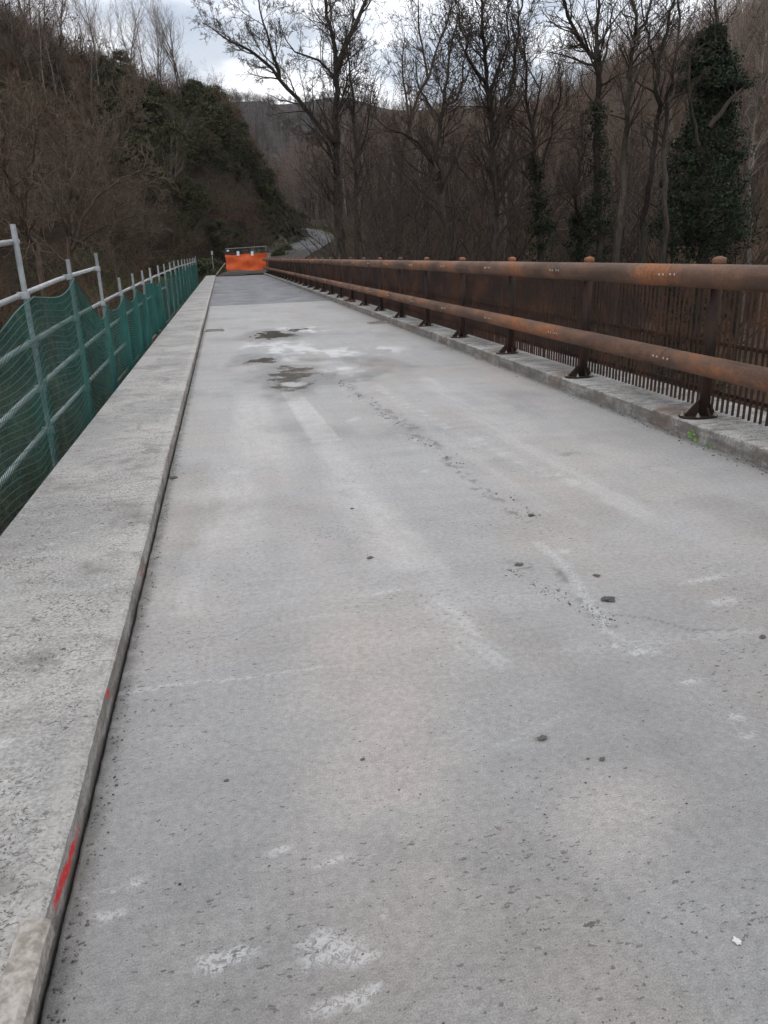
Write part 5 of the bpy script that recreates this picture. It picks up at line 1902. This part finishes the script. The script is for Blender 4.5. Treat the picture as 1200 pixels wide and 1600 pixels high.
# --- masses nobody could count: thicket, undergrowth and the far woods
def scatter(name, pts, protos, seed, smin, smax, tilt=0.15):
    rs_ = np.random.RandomState(seed)
    me = bpy.data.meshes.new(name)
    me.from_pydata([tuple(p) for p in pts], [], [])
    n = len(pts)
    a = me.attributes.new('rot', 'FLOAT_VECTOR', 'POINT')
    a.data.foreach_set('vector', np.stack([rs_.uniform(-tilt, tilt, n), rs_.uniform(-tilt, tilt, n), rs_.uniform(0, 6.28, n)], 1).ravel())
    a = me.attributes.new('scl', 'FLOAT', 'POINT')
    a.data.foreach_set('value', rs_.uniform(smin, smax, n))
    a = me.attributes.new('vid', 'FLOAT', 'POINT')
    a.data.foreach_set('value', rs_.randint(0, len(protos), n).astype(float))
    o_ = link(name, me)
    ng = bpy.data.node_groups.new(name, 'GeometryNodeTree')
    ng.interface.new_socket('Geometry', in_out='INPUT', socket_type='NodeSocketGeometry')
    ng.interface.new_socket('Geometry', in_out='OUTPUT', socket_type='NodeSocketGeometry')
    N = ng.nodes.new
    gi, go = N('NodeGroupInput'), N('NodeGroupOutput')
    jn = N('GeometryNodeJoinGeometry')
    def attr(nm, ty):
        q_ = N('GeometryNodeInputNamedAttribute')
        q_.data_type = ty
        q_.inputs['Name'].default_value = nm
        return q_.outputs['Attribute']
    rot, scl, vid = attr('rot', 'FLOAT_VECTOR'), attr('scl', 'FLOAT'), attr('vid', 'FLOAT')
    e2r = N('FunctionNodeEulerToRotation')
    ng.links.new(rot, e2r.inputs[0])
    for k, obs in enumerate(protos):
        ip = N('GeometryNodeInstanceOnPoints')
        cmpn = N('ShaderNodeMath')
        cmpn.operation = 'COMPARE'
        ng.links.new(vid, cmpn.inputs[0])
        cmpn.inputs[1].default_value = float(k)
        cmpn.inputs[2].default_value = 0.1
        j2 = N('GeometryNodeJoinGeometry')
        for ob in obs:
            oi = N('GeometryNodeObjectInfo')
            oi.inputs['Object'].default_value = ob
            oi.transform_space = 'ORIGINAL'
            oi.inputs['As Instance'].default_value = True
            ng.links.new(oi.outputs['Geometry'], j2.inputs[0])
        ng.links.new(gi.outputs[0], ip.inputs['Points'])
        ng.links.new(cmpn.outputs[0], ip.inputs['Selection'])
        ng.links.new(j2.outputs[0], ip.inputs['Instance'])
        ng.links.new(e2r.outputs[0], ip.inputs['Rotation'])
        ng.links.new(scl, ip.inputs['Scale'])
        ng.links.new(ip.outputs[0], jn.inputs[0])
    ng.links.new(jn.outputs[0], go.inputs[0])
    md = o_.modifiers.new('scatter', 'NODES')
    md.node_group = ng
    return tag(o_, kind='stuff')


def pick(n, xr, yr, ok, seed, zoff=0.0):
    rs_ = np.random.RandomState(seed)
    res = np.zeros((0, 3))
    while len(res) < n:
        x = rs_.uniform(*xr, 6000)
        y = rs_.uniform(*yr, 6000)
        m_ = ok(x, y)
        x, y = x[m_], y[m_]
        res = np.concatenate([res, np.stack([x, y, terrain_z(x, y) + zoff], 1)])
    return res[:n]


def ok_left(x, y):
    d, s, _ = seg_info(np.stack([x, y], 1), FOOT_L)
    dr = seg_info(np.stack([x, y], 1), ROAD)[0]
    return (s > 0) & (d > 0.6) & (d < 42) & (dr > 3.6)


def ok_bank(x, y):
    d, s, _ = seg_info(np.stack([x, y], 1), FOOT_L)
    return (s < 0) & (x < -4.0) & (y + 0.6 * x > 14)


def ok_right(x, y):
    dr = seg_info(np.stack([x, y], 1), ROAD)[0]
    road_gap = (x / y < 0.165) & (y > 60)
    return (dr > 4.0) & (x / np.maximum(y, 1) < 0.95) & ~road_gap & (x > 8)


def ok_hill(x, y):
    d, s, _ = seg_info(np.stack([x, y], 1), FOOT_R)
    d2, s2, _ = seg_info(np.stack([x, y], 1), RIDGE_R)
    return (s > 0) & (x / np.maximum(y, 1) < 1.25) & (x / np.maximum(y, 1) > 0.08) & ((s2 < 0) | (d2 < 25)) & (y > 30)


def parts_of(k):
    return [c for c in first[k].children]


sh = [[o] for o in shrub_ob]
scatter('thicket', pick(1900, (-60, 10), (20, 132), ok_left, 1), sh, 1, 0.5, 1.25, 0.5)
scatter('bank_undergrowth', pick(320, (-40, -4), (14, 66), ok_bank, 2), sh, 2, 0.6, 1.3, 0.3)
scatter('wood_undergrowth', pick(750, (8, 80), (38, 150), ok_right, 3), sh, 3, 0.6, 1.4, 0.3)
scatter('hillside_wood', pick(1500, (10, 280), (30, 260), ok_hill, 4), [parts_of(0), parts_of(1), parts_of(2), parts_of(3)], 4, 0.6, 1.0, 0.08)
far_kinds = [parts_of(5), parts_of(6), parts_of(3)]
in_view = lambda x, y: (x / y > -0.15) & (x / y < 0.6)
scatter('far_mountain_wood', pick(2100, (-120, 330), (290, 530), in_view, 5), far_kinds, 5, 0.5, 0.9, 0.08)
scatter('far_crest_wood', pick(1300, (-120, 330), (520, 606), in_view, 6), far_kinds, 6, 0.32, 0.5, 0.08)

# --- rock face beside the road, in blocks, and the verges
def crag_mesh(seed):
    import bmesh
    rg_ = random.Random(seed)
    bm = bmesh.new()
    bmesh.ops.create_icosphere(bm, subdivisions=4, radius=1.0)
    planes = []
    tilt = Vector((0.55, 0.1, 0.82)).normalized()
    for _ in range(16):
        n_ = Vector((rg_.gauss(0, 1), rg_.gauss(0, 1), rg_.gauss(0, 0.7))).normalized()
        planes.append((n_, rg_.uniform(0.45, 0.85)))
    off = Vector((seed * 3.1, 1.7, 0.3))
    for v in bm.verts:
        co = v.co.copy()
        for n_, d_ in planes:
            k_ = co.dot(n_)
            if k_ > d_:
                co -= n_ * (k_ - d_)
        st_ = math.floor(co.dot(tilt) * 6 + mnoise.noise(co * 2 + off)) % 2
        co *= 1 + 0.09 * st_ + 0.16 * mnoise.noise(co * 2.5 + off) + 0.07 * mnoise.noise(co * 7 + off)
        v.co = co
    me = bpy.data.meshes.new('rock')
    bm.to_mesh(me)
    bm.free()
    me.materials.append(M['rock'])
    return me


RK = [crag_mesh(70 + s) for s in range(5)]
i = 0
for (px, py, Y, s) in ((446, 352, 92, 1.9), (438, 372, 88, 1.7), (428, 350, 86, 1.6), (452, 372, 93, 1.5), (418, 378, 82, 1.6), (405, 360, 80, 1.5), (395, 382, 77, 1.3),
                       (410, 340, 84, 1.5), (436, 335, 90, 1.6), (456, 340, 97, 1.7), (380, 375, 75, 1.2), (425, 392, 82, 1.0), (444, 388, 88, 1.0), (458, 358, 99, 1.4)):
    q = at(px, py, Y)
    z = tz(q.x, Y)
    o = link('rock', RK[i % 5], None, (q.x - 0.3 * s, Y, z - 0.35 * s))
    o.scale = (s * trng.uniform(0.7, 1.0), s * trng.uniform(0.7, 1.0), s * trng.uniform(0.9, 1.3))
    o.rotation_euler = (trng.uniform(-0.3, 0.3), trng.uniform(-0.4, 0.1), trng.uniform(0, 6.28))
    tag(o, 'dark mossy rock of the outcrop left of the road', 'rock', 'rocks of the outcrop')
    i += 1


def grass_strip(name, poly, half, n, seed, hmin=0.10, hmax=0.32):
    rs_ = np.random.RandomState(seed)
    P = np.array(poly, float)
    t = rs_.rand(n) * (len(P) - 1)
    i_ = np.minimum(t.astype(int), len(P) - 2)
    c = P[i_] + (P[i_ + 1] - P[i_]) * (t - i_)[:, None]
    x = c[:, 0] + rs_.normal(0, half, n)
    y = c[:, 1] + rs_.normal(0, half, n)
    z = terrain_z(x, y) - 0.02
    h = rs_.uniform(hmin, hmax, n)
    a = rs_.uniform(0, 6.28, n)
    w = 0.02
    lean = rs_.normal(0, 0.12, (n, 2))
    V = np.stack([np.stack([x - w * np.cos(a), y - w * np.sin(a), z], 1), np.stack([x + w * np.cos(a), y + w * np.sin(a), z], 1), np.stack([x + lean[:, 0], y + lean[:, 1], z + h], 1)], 1).reshape(-1, 3)
    F = np.arange(3 * n).reshape(-1, 3)
    o_ = link(name, new_mesh(name, V, F, [M['grass']]))
    return tag(o_, kind='stuff')


grass_strip('verge_grass', [(3.2, 79), (5.4, 86), (8.5, 97), (10.1, 106), (9.6, 114)], 0.5, 14000, 1)
grass_strip('far_verge_grass', [(17.0, 106), (16.6, 120), (11.5, 133), (1, 145)], 1.1, 20000, 2, 0.15, 0.5)
grass_strip('bank_grass', [(-3.5, 66), (-2.2, 68), (0.5, 73)], 0.9, 7000, 3, 0.08, 0.25)
grass_strip('bank_grass_left', [(-14, 54), (-9, 60), (-4, 64)], 1.2, 9000, 4, 0.08, 0.3)


# ------------------------------------------------------------------ thin valley haze
hz = Mat('thin_haze')
hz.t.nodes.remove(hz.b)
pv = hz.node('ShaderNodeVolumePrincipled')
pv.inputs['Color'].default_value = (0.80, 0.87, 1.0, 1)
pv.inputs['Density'].default_value = 0.00011
hz.t.links.new(pv.outputs['Volume'], hz.t.nodes['Material Output'].inputs['Volume'])
z0, z1 = float(GZ.min()) - 1.0, float(GZ.max()) + 24.0
mb = MB()
mb.box((100, 490, (z0 + z1) / 2), (1220, 1240, z1 - z0))
tag(link('haze', mb.mesh('haze', hz.m)), kind='stuff')
